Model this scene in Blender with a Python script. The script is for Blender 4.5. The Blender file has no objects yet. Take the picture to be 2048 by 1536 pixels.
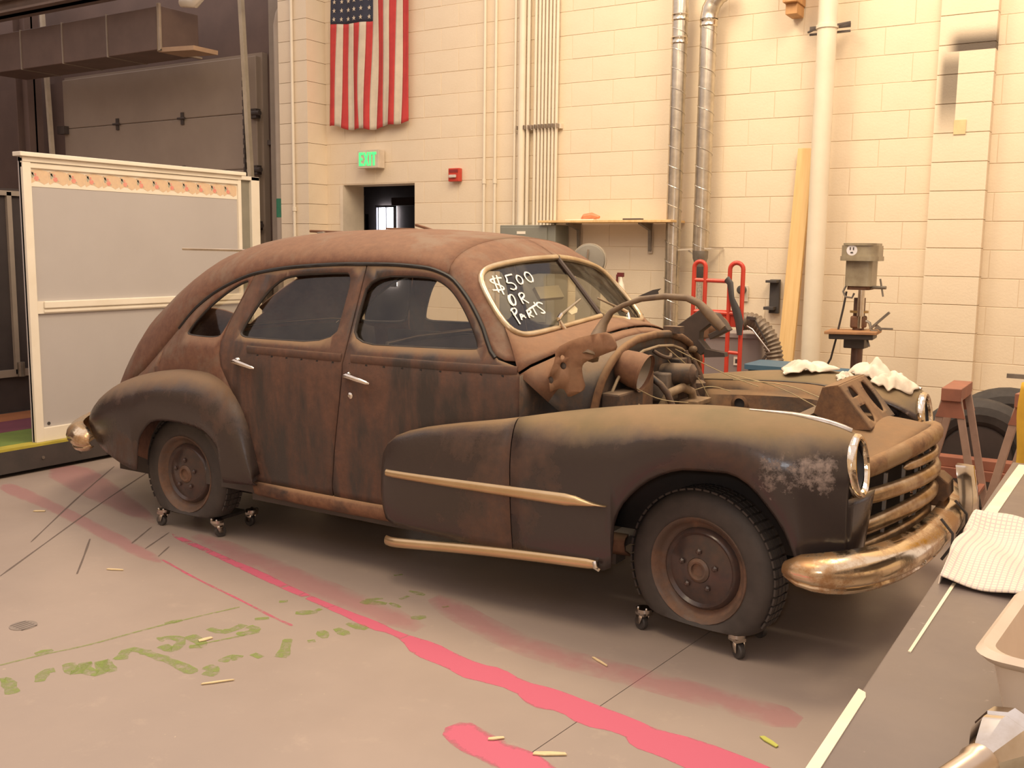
import bpy, bmesh, math, random
import numpy as np
from mathutils import Vector, Matrix, geometry
random.seed(7)
PI = math.pi
S = bpy.context.scene
COL = S.collection

# ---------------------------------------------------------------- camera
cam_data = bpy.data.cameras.new('camera')
cam = bpy.data.objects.new('camera', cam_data)
COL.objects.link(cam)
CAM_H = 1.61
YAW, PITCH, ROLL = .5615, .1334, .012
_f = Vector((-math.sin(YAW)*math.cos(PITCH), math.cos(YAW)*math.cos(PITCH), -math.sin(PITCH)))
_r = Vector((math.cos(YAW), math.sin(YAW), 0))
_u = _r.cross(_f)
_r2 = math.cos(ROLL)*_r + math.sin(ROLL)*_u
_u2 = -math.sin(ROLL)*_r + math.cos(ROLL)*_u
M = Matrix((_r2, _u2, -_f)).transposed().to_4x4()
M.translation = (0, 0, CAM_H)
cam.matrix_world = M
cam_data.sensor_width = 36.0
cam_data.lens = 2000/2048*36.0
cam_data.clip_start = .05
S.camera = cam

# ---------------------------------------------------------------- world and light
S.view_settings.view_transform = 'Standard'
S.view_settings.look = 'None'
S.view_settings.gamma = 1
S.view_settings.use_curve_mapping = False
S.view_settings.exposure = 0.0
world = bpy.data.worlds.new('world'); S.world = world
world.use_nodes = True
world.node_tree.nodes['Background'].inputs[0].default_value = (1.0, .84, .79, 1)
world.node_tree.nodes['Background'].inputs[1].default_value = 1.05

def area(name, loc, size, power, col, target=None, sy=None):
    l = bpy.data.lights.new(name, 'AREA'); l.energy = power; l.color = col
    l.shape = 'RECTANGLE'; l.size = size; l.size_y = sy or size
    o = bpy.data.objects.new(name, l); COL.objects.link(o); o.location = loc
    d = (Vector(target) - Vector(loc)) if target else Vector((0, 0, -1))
    o.rotation_euler = d.to_track_quat('-Z', 'Y').to_euler()
    return o
WARM = (1.0, .79, .52)
area('ceiling_lamp', (-.6, 5.2, 5.2), 1.2, 140, WARM, (-.6, 6.6, 1.0), 2.4)
area('ceiling_lamp', (-3.6, 5.0, 5.4), 1.2, 138, WARM, (-3.6, 5.8, 0), 2.4)
area('ceiling_lamp', (-2.2, 1.6, 5.4), 1.2, 112, WARM, (-3.0, 2.4, 0), 2.4)
# the camera's own small flash
fl = bpy.data.lights.new('camera_flash', 'POINT'); fl.energy = 42; fl.color = (.93, .95, 1.0); fl.shadow_soft_size = .05
flo = bpy.data.objects.new('camera_flash', fl); COL.objects.link(flo); flo.location = (-.05, .02, CAM_H + .09)

# ---------------------------------------------------------------- helpers
class MB:
    def __init__(s): s.v = []; s.f = []
    def add(s, vs, fs):
        n = len(s.v); s.v += [tuple(p) for p in vs]; s.f += [tuple(i+n for i in f) for f in fs]; return s
    def box(s, x0, x1, y0, y1, z0, z1):
        return s.add([(x0,y0,z0),(x1,y0,z0),(x1,y1,z0),(x0,y1,z0),(x0,y0,z1),(x1,y0,z1),(x1,y1,z1),(x0,y1,z1)],
                     [(0,3,2,1),(4,5,6,7),(0,1,5,4),(1,2,6,5),(2,3,7,6),(3,0,4,7)])
    def obox(s, c, h, ax, ay=None):
        ax = Vector(ax).normalized(); up = Vector((0,0,1)) if abs(ax.z) < .95 else Vector((0,1,0))
        ay = Vector(ay).normalized() if ay else up.cross(ax).normalized()
        az = ax.cross(ay); c = Vector(c); vs = []
        for z in (-1,1):
            for (x,y) in ((-1,-1),(1,-1),(1,1),(-1,1)): vs.append(c + ax*x*h[0] + ay*y*h[1] + az*z*h[2])
        return s.add(vs, [(0,3,2,1),(4,5,6,7),(0,1,5,4),(1,2,6,5),(2,3,7,6),(3,0,4,7)])
    def bar(s, a, b, w, t):
        a = Vector(a); b = Vector(b); return s.obox((a+b)/2, ((b-a).length/2, w/2, t/2), b-a)
    def cyl(s, a, b, r, n=14, r2=None, caps=True):
        return s.tube([a, b], [r, r if r2 is None else r2], n, caps)
    def tube(s, pts, r, n=8, caps=True, flat=None, up=None):
        pts = [Vector(p) for p in pts]; m = len(pts)
        rs = r if isinstance(r, (list, tuple)) else [r]*m
        T = []
        for i in range(m):
            d = pts[min(i+1, m-1)] - pts[max(i-1, 0)]; T.append(d.normalized())
        ref = Vector(up) if up else (Vector((0,0,1)) if abs(T[0].z) < .9 else Vector((1,0,0)))
        N = (ref - T[0]*ref.dot(T[0])).normalized(); vs = []
        for i in range(m):
            if up: N = (Vector(up) - T[i]*Vector(up).dot(T[i])).normalized()
            else: N = (N - T[i]*N.dot(T[i])).normalized()
            B = T[i].cross(N); ra = rs[i]; rb = ra*(flat if flat else 1)
            for k in range(n):
                a = 2*PI*k/n; vs.append(pts[i] + N*math.cos(a)*ra + B*math.sin(a)*rb)
        fs = []
        for i in range(m-1):
            for k in range(n):
                k2 = (k+1) % n; fs.append((i*n+k, i*n+k2, (i+1)*n+k2, (i+1)*n+k))
        if caps: fs.append(tuple(range(n-1, -1, -1))); fs.append(tuple((m-1)*n+k for k in range(n)))
        return s.add(vs, fs)
    def lathe(s, prof, o, d, n=24, caps=True):
        d = Vector(d).normalized(); o = Vector(o)
        ref = Vector((0,0,1)) if abs(d.z) < .9 else Vector((1,0,0))
        A = (ref - d*ref.dot(d)).normalized(); B = d.cross(A); vs = []; m = len(prof)
        for (r, h) in prof:
            for k in range(n):
                a = 2*PI*k/n; vs.append(o + d*h + A*math.cos(a)*r + B*math.sin(a)*r)
        fs = [(i*n+k, i*n+(k+1)%n, (i+1)*n+(k+1)%n, (i+1)*n+k) for i in range(m-1) for k in range(n)]
        if caps: fs.append(tuple(range(n-1,-1,-1))); fs.append(tuple((m-1)*n+k for k in range(n)))
        return s.add(vs, fs)
    def grid(s, rows, cu=False, cv=False):
        m = len(rows); n = len(rows[0]); vs = [p for r in rows for p in r]; fs = []
        for i in range(m if cu else m-1):
            for k in range(n if cv else n-1):
                i2 = (i+1) % m; k2 = (k+1) % n
                fs.append((i*n+k, i*n+k2, i2*n+k2, i2*n+k))
        return s.add(vs, fs)
    def prism(s, poly, axis, a, b):
        n = len(poly)
        def P(u, v, w): return {'x': (w,u,v), 'y': (u,w,v), 'z': (u,v,w)}[axis]
        vs = [P(u,v,a) for u,v in poly] + [P(u,v,b) for u,v in poly]
        fs = [tuple(range(n-1,-1,-1)), tuple(range(n, 2*n))] + [(i,(i+1)%n,n+(i+1)%n,n+i) for i in range(n)]
        return s.add(vs, fs)
    def sphere(s, c, r, nu=14, nv=9, sc=(1,1,1)):
        rows = []
        for i in range(nv+1):
            t = PI*i/nv
            rows.append([(c[0]+r*sc[0]*math.sin(t)*math.cos(2*PI*k/nu), c[1]+r*sc[1]*math.sin(t)*math.sin(2*PI*k/nu), c[2]+r*sc[2]*math.cos(t)) for k in range(nu)])
        return s.grid(rows, cv=True)
    def xf(s, m):
        s.v = [tuple(m @ Vector(p)) for p in s.v]; return s
    def build(s, name, mat, parent=None, smooth=30, bevel=0, solid=0, merge=True, seg=2):
        me = bpy.data.meshes.new(name); me.from_pydata(s.v, [], s.f); me.update()
        bm = bmesh.new(); bm.from_mesh(me)
        if merge: bmesh.ops.remove_doubles(bm, verts=bm.verts, dist=1e-5)
        bmesh.ops.recalc_face_normals(bm, faces=bm.faces); bm.to_mesh(me); bm.free()
        if smooth:
            me.polygons.foreach_set('use_smooth', [True]*len(me.polygons))
            me.set_sharp_from_angle(angle=math.radians(smooth))
        me.materials.append(mat)
        o = bpy.data.objects.new(name, me); COL.objects.link(o)
        if parent: o.parent = parent
        if bevel:
            b = o.modifiers.new('b', 'BEVEL'); b.width = bevel; b.segments = seg; b.limit_method = 'ANGLE'; b.angle_limit = math.radians(40)
        if solid:
            b = o.modifiers.new('s', 'SOLIDIFY'); b.thickness = solid; b.offset = 0
        return o

def tag(o, label=None, cat=None, group=None, kind=None):
    if label: o['label'] = label
    if cat: o['category'] = cat
    if group: o['group'] = group
    if kind: o['kind'] = kind
    return o
def thing(name, label, cat, loc=(0,0,0), rotz=0, group=None):
    o = bpy.data.objects.new(name, None); COL.objects.link(o); o.empty_display_size = .1
    o.location = loc; o.rotation_euler = (0,0,rotz); return tag(o, label, cat, group)
def struct(o): o['kind'] = 'structure'; return o
def dup(root, loc=None, rotz=None, label=None):
    r = root.copy(); COL.objects.link(r)
    if loc: r.location = loc
    if rotz is not None: r.rotation_euler = (0,0,rotz)
    if label: r['label'] = label
    for ch in root.children:
        c = ch.copy(); COL.objects.link(c); c.parent = r
        for g in ch.children:
            d = g.copy(); COL.objects.link(d); d.parent = c
    return r
def curve(pts):
    xs = [p[0] for p in pts]; ys = [p[1] for p in pts]
    if xs[0] > xs[-1]: xs = xs[::-1]; ys = ys[::-1]
    n = len(xs); d = [(ys[i+1]-ys[i])/(xs[i+1]-xs[i]) for i in range(n-1)]
    m = [d[0]] + [0 if d[i-1]*d[i] <= 0 else 2*d[i-1]*d[i]/(d[i-1]+d[i]) for i in range(1, n-1)] + [d[-1]]
    def f(x):
        if x <= xs[0]: return ys[0]
        if x >= xs[-1]: return ys[-1]
        i = max(k for k in range(n-1) if xs[k] <= x); h = xs[i+1]-xs[i]; t = (x-xs[i])/h
        return (2*t**3-3*t*t+1)*ys[i] + (t**3-2*t*t+t)*h*m[i] + (-2*t**3+3*t*t)*ys[i+1] + (t**3-t*t)*h*m[i+1]
    return f
def dense(poly, step, closed=True):
    out = []; n = len(poly)
    for i in range(n if closed else n-1):
        a = Vector(poly[i]); b = Vector(poly[(i+1) % n]); k = max(1, int((b-a).length/step))
        for j in range(k): out.append(tuple(a + (b-a)*j/k))
    if not closed: out.append(tuple(poly[-1]))
    return out
def smoothpoly(pts, it=2, closed=True):
    p = [Vector(q) for q in pts]
    for _ in range(it):
        q = []; n = len(p)
        for i in range(n if closed else n-1):
            a = p[i]; b = p[(i+1) % n]; q += [a*.75+b*.25, a*.25+b*.75]
        p = q if closed else [p[0]] + q + [p[-1]]
    return [tuple(v) for v in p]
def pip(x, y, poly):
    c = False; n = len(poly); j = n-1
    for i in range(n):
        xi, yi = poly[i][0], poly[i][1]; xj, yj = poly[j][0], poly[j][1]
        if (yi > y) != (yj > y) and x < (xj-xi)*(y-yi)/(yj-yi)+xi: c = not c
        j = i
    return c
def trimmed(outer, holes, step, surf, bstep=None):
    """outline with holes in a plane, meshed finely and carried onto a curved surface"""
    bs = bstep or step*.6; V2 = []; E2 = []
    for lp in [outer] + holes:
        d = dense(lp, bs); n0 = len(V2); V2 += [Vector((p[0], p[1])) for p in d]
        E2 += [(n0+i, n0+(i+1) % len(d)) for i in range(len(d))]
    x0 = min(p[0] for p in outer); x1 = max(p[0] for p in outer); y0 = min(p[1] for p in outer); y1 = max(p[1] for p in outer)
    x = x0+step/2
    while x < x1:
        y = y0+step/2
        while y < y1:
            if pip(x, y, outer) and not any(pip(x, y, h) for h in holes): V2.append(Vector((x, y)))
            y += step
        x += step
    vo, eo, fo, *_ = geometry.delaunay_2d_cdt(V2, E2, [], 0, 1e-5)
    fs = []
    for f in fo:
        cx = sum(vo[i].x for i in f)/len(f); cy = sum(vo[i].y for i in f)/len(f)
        if pip(cx, cy, outer) and not any(pip(cx, cy, h) for h in holes): fs.append(tuple(f))
    mb = MB(); mb.v = [surf(v.x, v.y) for v in vo]; mb.f = fs
    return mb
def textmesh(txt, size, depth, name, mat, parent, m, shear=0, xs=1.0):
    cu = bpy.data.curves.new(name, 'FONT'); cu.body = txt; cu.size = size; cu.extrude = depth; cu.align_x = 'CENTER'; cu.align_y = 'CENTER'; cu.shear = shear
    tmp = bpy.data.objects.new('tmp', cu); COL.objects.link(tmp)
    me = bpy.data.meshes.new_from_object(tmp.evaluated_get(bpy.context.evaluated_depsgraph_get()))
    bpy.data.objects.remove(tmp); me.transform(Matrix.Scale(xs, 4, (1,0,0))); me.transform(m); me.materials.clear(); me.materials.append(mat)
    o = bpy.data.objects.new(name, me); COL.objects.link(o); o.parent = parent; return o

# ---------------------------------------------------------------- materials
class NT:
    def __init__(s, name):
        s.m = bpy.data.materials.new(name); s.m.use_nodes = True; s.t = s.m.node_tree; s.b = s.t.nodes['Principled BSDF']
        s.tc = s.n('ShaderNodeTexCoord')
    def n(s, typ, **kw):
        nd = s.t.nodes.new(typ)
        for k, v in kw.items(): setattr(nd, k, v)
        return nd
    def l(s, a, b): s.t.links.new(a, b)
    def coord(s, sc=(1,1,1), kind='Object'):
        mp = s.n('ShaderNodeMapping'); mp.inputs['Scale'].default_value = sc; s.l(s.tc.outputs[kind], mp.inputs[0]); return mp.outputs[0]
    def noise(s, scale, detail=6, rough=.6, co=None, dist=0):
        nd = s.n('ShaderNodeTexNoise'); nd.inputs['Scale'].default_value = scale; nd.inputs['Detail'].default_value = detail
        nd.inputs['Roughness'].default_value = rough; nd.inputs['Distortion'].default_value = dist
        s.l(co if co else s.coord(), nd.inputs['Vector']); return nd.outputs['Fac']
    def ramp(s, fac, stops):
        r = s.n('ShaderNodeValToRGB'); e = r.color_ramp.elements
        while len(e) < len(stops): e.new(.5)
        for i, (p, c) in enumerate(stops):
            e[i].position = p; e[i].color = (c, c, c, 1) if isinstance(c, (int, float)) else (*c, 1)
        s.l(fac, r.inputs[0]); return r.outputs[0]
    def mix(s, fac, a, b):
        x = s.n('ShaderNodeMix', data_type='RGBA')
        for sock, val in ((x.inputs['Factor'], fac), (x.inputs['A'], a), (x.inputs['B'], b)):
            if isinstance(val, (int, float)): sock.default_value = val
            elif isinstance(val, tuple): sock.default_value = (*val, 1)
            else: s.l(val, sock)
        return x.outputs['Result']
    def math(s, op, a, b=0):
        x = s.n('ShaderNodeMath', operation=op)
        for sock, val in zip(x.inputs, (a, b)):
            if isinstance(val, (int, float)): sock.default_value = val
            else: s.l(val, sock)
        return x.outputs[0]
    def bump(s, h, strength=.3, dist=.01):
        b = s.n('ShaderNodeBump'); b.inputs['Strength'].default_value = strength; b.inputs['Distance'].default_value = dist
        s.l(h, b.inputs['Height']); s.l(b.outputs[0], s.b.inputs['Normal'])
    def out(s, col, rough=.5, metal=0, spec=None):
        for nm, val in (('Base Color', col), ('Roughness', rough), ('Metallic', metal)):
            if isinstance(val, tuple): s.b.inputs[nm].default_value = (*val, 1)
            elif isinstance(val, (int, float)): s.b.inputs[nm].default_value = val
            else: s.l(val, s.b.inputs[nm])
        if spec is not None: s.b.inputs['Specular IOR Level'].default_value = spec
        return s.m
MC = {}
def pm(name, c1, c2=None, scale=8, rough=.5, metal=0, bump=0, bscale=60, stretch=(1,1,1), kind='Object'):
    if name in MC: return MC[name]
    t = NT(name); c2 = c2 or tuple(c*.8 for c in c1); co = t.coord(stretch, kind)
    col = t.mix(t.ramp(t.noise(scale, 5, .6, co), [(.35, 0.), (.65, 1.)]), c1, c2)
    if bump: t.bump(t.noise(bscale, 4, .6, co), bump, .006)
    MC[name] = t.out(col, rough, metal); return MC[name]
def rust(name, paint, r1, r2, dustc, paint_amt=.5, dust_amt=.6, streak=(3,3,1.4), prough=.35, scale=1.6, bare=None):
    t = NT(name); co = t.coord(streak)
    a = t.noise(scale, 9, .65, co, .3); lo = paint_amt-.07; hi = paint_amt+.07
    k = t.ramp(a, [(max(0,lo), 1.), (min(1,hi), 0.)])              # 1 where old paint is left
    rc = t.mix(t.ramp(t.noise(22, 6, .7), [(.35, 0.), (.65, 1.)]), r1, r2)
    col = t.mix(k, rc, paint)
    if bare:
        kb = t.ramp(t.noise(7, 9, .72, t.coord((1,1,1))), [(.56, 0.), (.60, 1.)])
        col = t.mix(kb, col, bare)
    g = t.n('ShaderNodeNewGeometry'); sp = t.n('ShaderNodeSeparateXYZ'); t.l(g.outputs['Normal'], sp.inputs[0])
    up = t.ramp(t.math('ADD', sp.outputs[2], t.math('MULTIPLY', t.math('SUBTRACT', t.noise(5, 8, .65), .5), .7)), [(.35, 0.), (.8, 1.)])
    du = t.math('MULTIPLY', up, dust_amt)
    col = t.mix(du, col, dustc)
    rg = t.mix(k, (.85,.85,.85), (prough,)*3); rg = t.mix(du, rg, (.9,.9,.9))
    t.bump(t.noise(70, 5, .7), .25, .004)
    return t.out(col, rg, 0)
def emit(name, col, strength):
    t = NT(name); t.b.inputs['Emission Color'].default_value = (*col, 1); t.b.inputs['Emission Strength'].default_value = strength
    return t.out(tuple(c*.3 for c in col), .5)
def glass(name, tint=(.9,.92,.88), mixf=.12, rough=.03, dirt=.22):
    t = NT(name); t.t.nodes.remove(t.b)
    tr = t.n('ShaderNodeBsdfTransparent'); tr.inputs[0].default_value = (*tint, 1)
    gl = t.n('ShaderNodeBsdfGlossy'); gl.inputs['Roughness'].default_value = rough
    df = t.n('ShaderNodeBsdfDiffuse'); df.inputs[0].default_value = (.55,.5,.4,1)
    m1 = t.n('ShaderNodeMixShader'); m1.inputs[0].default_value = mixf
    fr = t.ramp(t.noise(3.5, 7, .65), [(.45, .0), (.75, dirt)])
    m2 = t.n('ShaderNodeMixShader'); t.l(fr, m2.inputs[0])
    t.l(tr.outputs[0], m1.inputs[1]); t.l(gl.outputs[0], m1.inputs[2]); t.l(m1.outputs[0], m2.inputs[1]); t.l(df.outputs[0], m2.inputs[2])
    t.l(m2.outputs[0], t.t.nodes['Material Output'].inputs[0]); return t.m

cream = pm('painted_block', (.80,.685,.52), (.765,.645,.48), 3, .55, 0, .25, 55)
mortar = pm('painted_mortar', (.77,.65,.485), (.73,.61,.455), 5, .7)
white_pipe = pm('white_painted_pipe', (.80,.72,.58), (.74,.66,.52), 4, .4)
galv = pm('galvanised_steel', (.66,.60,.50), (.52,.47,.39), 14, .28, .9, .08, 30)
steel = pm('dull_steel', (.30,.27,.23), (.20,.17,.14), 9, .45, .6)
chrome = pm('worn_chrome', (.78,.74,.68), (.62,.54,.44), 12, .13, 1)
black = pm('black_plastic', (.065,.058,.056), None, 10, .5)
dark = pm('dark_interior', (.065,.055,.050), (.080,.066,.058), 6, .85)
redpaint = pm('red_enamel', (.62,.06,.035), (.50,.05,.03), 6, .35)
white = pm('white_trim', (.86,.80,.68), (.80,.73,.60), 3, .5)
pine = pm('pine_wood', (.80,.56,.27), (.70,.45,.20), 2.5, .6, 0, .1, 40, (14,14,.8))
# ================================================================ the room
WY = 7.948                                   # face of the block wall
# ---- floor: painted concrete slabs with one open joint
t = NT('painted_concrete')
c = t.mix(t.ramp(t.noise(.9, 6, .6), [(.3,0.),(.7,1.)]), (.405,.325,.275), (.345,.280,.242))
c = t.mix(t.ramp(t.noise(6, 9, .7), [(.58,0.),(.74,.8)]), c, (.44,.355,.295))
c = t.mix(t.ramp(t.noise(45, 4, .6), [(.70,0.),(.74,.6)]), c, (.66,.54,.40))
t.bump(t.noise(30, 4), .12, .003)
concrete = t.out(c, t.ramp(t.noise(2.2, 5), [(.3,.34),(.7,.5)]), 0)
joint_m = pm('joint_filler', (.26,.205,.175), None, 8, .9)
floor = struct(MB().box(-16, 3.5, -2.4, 12.5, -.16, -.02).build('floor', joint_m, smooth=0))
def slab(x0, x1, sk0, sk1):
    # edges follow the slightly skewed saw cut at x about -1.5
    vs = []
    for z in (-.03, 0):
        vs += [(x0+sk0*(-2.4-3.3), -2.4, z), (x1+sk1*(-2.4-3.3), -2.4, z), (x1+sk1*(12.5-3.3), 12.5, z), (x0+sk0*(12.5-3.3), 12.5, z)]
    m = MB(); m.add(vs, [(0,3,2,1),(4,5,6,7),(0,1,5,4),(1,2,6,5),(2,3,7,6),(3,0,4,7)])
    o = m.build('slab', concrete, floor, smooth=0); return o
slab(-16, -1.5065, 0, .075); slab(-1.503, 3.5, .075, 0)

# ---- spilled paint on the floor (thin films with their own outlines)
def paintmat(name, col, cover, rough=.45, sc=9):
    t = NT(name); t.t.nodes.remove(t.b)
    d = t.n('ShaderNodeBsdfPrincipled'); d.inputs['Base Color'].default_value = (*col, 1); d.inputs['Roughness'].default_value = rough
    tr = t.n('ShaderNodeBsdfTransparent'); mx = t.n('ShaderNodeMixShader')
    at = t.n('ShaderNodeAttribute'); at.attribute_name = 'cover'
    f = t.math('ADD', at.outputs['Fac'], t.math('MULTIPLY', t.math('SUBTRACT', t.noise(sc, 8, .7), .5), .9))
    f = t.math('MULTIPLY', t.ramp(f, [(.38, 0.), (.62, 1.)]), cover)
    t.l(f, mx.inputs[0]); t.l(tr.outputs[0], mx.inputs[1]); t.l(d.outputs[0], mx.inputs[2])
    t.l(mx.outputs[0], t.t.nodes['Material Output'].inputs[0]); return t.m
pinkm = paintmat('pink_paint', (.66,.145,.225), .88); pinkf = paintmat('pink_overspray', (.62,.17,.23), .24, .5, 4)
greenm = paintmat('green_paint', (.28,.36,.09), .72, .5, 22); darklinem = pm('dark_floor_mark', (.16,.12,.10), None, 30, .7)
def film(name, poly, z, mat, soft=.03, step=.05):
    pl = smoothpoly(poly, 1)
    mb = trimmed(pl, [], step, lambda x, y: (x, y, z))
    o = mb.build(name, mat, floor, smooth=0)
    at = o.data.attributes.new('cover', 'FLOAT', 'POINT'); n = len(pl)
    for i, v in enumerate(o.data.vertices):
        p = Vector((v.co.x, v.co.y)); dm = 9
        for k in range(n):
            a = Vector(pl[k]); b = Vector(pl[(k+1) % n]); ab = b-a; L2 = ab.length_squared
            q = a if L2 == 0 else a+ab*max(0, min(1, (p-a).dot(ab)/L2)); dm = min(dm, (p-q).length)
        at.data[i].value = min(1.2, .45+dm/soft*.6)
    return o
def stroke(name, pts, w, z, mat):
    p = smoothpoly(pts, 2, False) if len(pts) > 2 else dense(pts, .03, False)
    L = []; R = []; n = len(p)
    for i in range(n):
        d = (Vector(p[min(i+1, n-1)])-Vector(p[max(i-1, 0)])).normalized(); nn = Vector((-d.y, d.x))
        ww = w*(.75+.5*random.random())*(.55 if i in (0, n-1) else 1)
        L.append(Vector(p[i])+nn*ww); R.append(Vector(p[i])-nn*ww)
    o = MB().grid([[(a.x,a.y,z+i*4e-6),(b.x,b.y,z+i*4e-6+2e-6)] for i, (a, b) in enumerate(zip(L, R))]).build(name, mat, floor, smooth=0)
    at = o.data.attributes.new('cover', 'FLOAT', 'POINT')
    for i in range(len(o.data.vertices)): at.data[i].value = .53
    return o
BAND= [(-4.554, 3.634), (-4.187, 3.553), (-3.885, 3.48), (-3.61, 3.43), (-3.314, 3.342), (-2.967, 3.266), (-2.702, 3.23), (-2.545, 3.184), (-2.343, 3.176), (-2.238, 3.138), (-2.076, 3.104), (-1.995, 3.121), (-1.861, 3.066), (-1.713, 3.074), (-1.561, 3.045), (-1.384, 3.02), (-1.281, 2.992), (-1.127, 3.002), (-0.89, 2.962), (-0.84, 2.938), (-1.042, 2.789), (-1.123, 2.807), (-1.207, 2.827), (-1.303, 2.832), (-1.367, 2.897), (-1.52, 2.871), (-1.619, 2.923), (-1.727, 2.892), (-1.855, 2.979), (-2.013, 2.965), (-2.083, 2.965), (-2.172, 3.002), (-2.364, 3.027), (-2.477, 3.114), (-2.575, 3.149), (-2.676, 3.14), (-2.877, 3.195), (-3.27, 3.283), (-3.532, 3.341), (-3.788, 3.406), (-4.069, 3.481), (-4.449, 3.564)]
SMEAR1= [(-6.605, 4.129), (-6.569, 4.474), (-5.845, 4.207), (-4.864, 3.79), (-4.747, 3.667), (-5.665, 3.847)]
SMEAR2= [(-6.528, 3.805), (-6.26, 3.798), (-5.535, 3.635), (-4.721, 3.44), (-4.188, 3.295), (-4.131, 3.222), (-4.374, 3.235), (-4.957, 3.384), (-5.62, 3.543), (-6.233, 3.629)]
THIN= [(-4.182, 3.276), (-3.787, 3.167), (-3.41, 3.087), (-3.123, 3.013), (-2.978, 2.986)]
LOW= [(-1.897, 2.573), (-1.862, 2.691), (-1.757, 2.657), (-1.635, 2.629), (-1.539, 2.623), (-1.44, 2.579), (-1.378, 2.551), (-1.493, 2.429), (-1.644, 2.487), (-1.774, 2.502)]
FAINT= [(-2.688, 3.608), (-2.243, 3.418), (-1.91, 3.331), (-1.526, 3.338), (-1.171, 3.326), (-0.889, 3.31)]
GREEN= [[(-3.481, 1.985), (-3.479, 2.01), (-3.337, 1.948)], [(-3.352, 2.06), (-3.419, 2.121), (-3.403, 2.156)], [(-3.416, 2.221), (-3.288, 2.162), (-3.381, 2.283), (-3.292, 2.206), (-3.21, 2.237), (-3.364, 2.319), (-3.203, 2.266)], [(-3.279, 2.351), (-3.346, 2.437), (-3.289, 2.456), (-3.204, 2.453), (-3.073, 2.452), (-2.94, 2.43)], [(-3.32, 2.565), (-3.304, 2.618), (-3.234, 2.623), (-3.175, 2.525), (-3.261, 2.535)], [(-3.253, 2.667), (-3.111, 2.636), (-3.157, 2.586)], [(-3.248, 2.767), (-3.176, 2.763), (-3.149, 2.81), (-3.158, 2.88)], [(-3.127, 2.876), (-3.061, 2.876), (-3.093, 2.783)], [(-3.167, 2.951), (-3.125, 2.995)], [(-3.074, 3.104), (-3.001, 3.167)], [(-2.953, 2.494), (-2.894, 2.497), (-2.882, 2.438)], [(-2.933, 2.558), (-2.95, 2.618), (-2.9, 2.618)], [(-2.893, 2.68), (-2.837, 2.674)], [(-2.888, 2.87), (-2.788, 2.745), (-2.776, 2.714)], [(-2.801, 2.895), (-2.781, 2.919)], [(-2.839, 3.014), (-2.765, 2.961)], [(-2.802, 3.068), (-2.714, 3.039)], [(-2.804, 3.14), (-2.688, 3.136)], [(-3.447, 2.7), (-3.416, 2.768)], [(-3.599, 2.2), (-3.582, 2.265)], [(-2.932, 3.376), (-2.814, 3.421)], [(-2.801, 3.5), (-2.795, 3.558)], [(-3.239, 3.168), (-3.21, 3.194)], [(-2.613, 3.342), (-2.565, 3.39)], [(-3.03, 3.19), (-3.004, 3.191)]]
GLINE= [[(-3.613, 2.064), (-3.571, 2.22), (-3.506, 2.37), (-3.462, 2.599), (-3.411, 2.787), (-3.334, 3.018)], [(-3.155, 2.606), (-3.039, 2.855)]]
GSPK= [[(-2.93, 3.408), (-2.872, 3.465)], [(-2.81, 3.437), (-2.733, 3.42)], [(-2.837, 3.617), (-2.74, 3.609)], [(-2.577, 3.526), (-2.561, 3.554)], [(-3.039, 3.752), (-3.014, 3.79)]]
SCR= [[(-6.289, 4.533), (-5.714, 3.849), (-5.021, 3.079)], [(-5.979, 4.617), (-5.453, 3.824), (-4.615, 2.662)], [(-4.814, 3.297), (-4.546, 3.071), (-4.339, 2.891)], [(-4.738, 3.645), (-4.557, 3.373)], [(-4.564, 3.627), (-4.414, 3.349)], [(-4.342, 3.447), (-4.246, 3.3)]]
film('paint_band', BAND, .0006, pinkm, .012, .045)
film('paint_overspray', SMEAR1, .0005, pinkf, .10); film('paint_overspray', SMEAR2, .0005, pinkf, .06)
film('paint_spill', LOW, .0006, pinkm, .07, .04)
film('paint_overspray', [(p[0], p[1]+.09) for p in FAINT]+[(p[0], p[1]-.09) for p in FAINT[::-1]], .0004, pinkf, .20)
film('paint_overspray', [(-4.4,3.75),(-3.4,3.55),(-2.5,3.35),(-2.5,3.18),(-3.3,3.32),(-4.4,3.6)], .0003, pinkf, .18)
stroke('paint_line', THIN, .008, .0007, pinkm)
for q in GREEN: stroke('paint_dab', q, .024, .0008, greenm)
for q in GSPK: stroke('paint_dab', q, .016, .0008, greenm)
for q in GLINE: stroke('paint_line', q, .007, .0010, greenm)
for q in SCR: stroke('dark_floor_line', q, .0048, .0008, darklinem)  # thin dark lines drawn across the floor
# floor drain
dr = MB().lathe([(.055,.0),(.055,.002),(.050,.0025)], (-3.92,2.35,0), (0,0,1), 20).build('floor_drain', pm('drain_grey',(.30,.25,.215),None,9,.6), floor)
for k in range(5): MB().box(-3.96+k*.02, -3.952+k*.02, 2.315, 2.385, .0026, .0030).build('drain_slot', pm('drain_dark',(.16,.13,.115),None,9,.7), dr, smooth=0)
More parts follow.
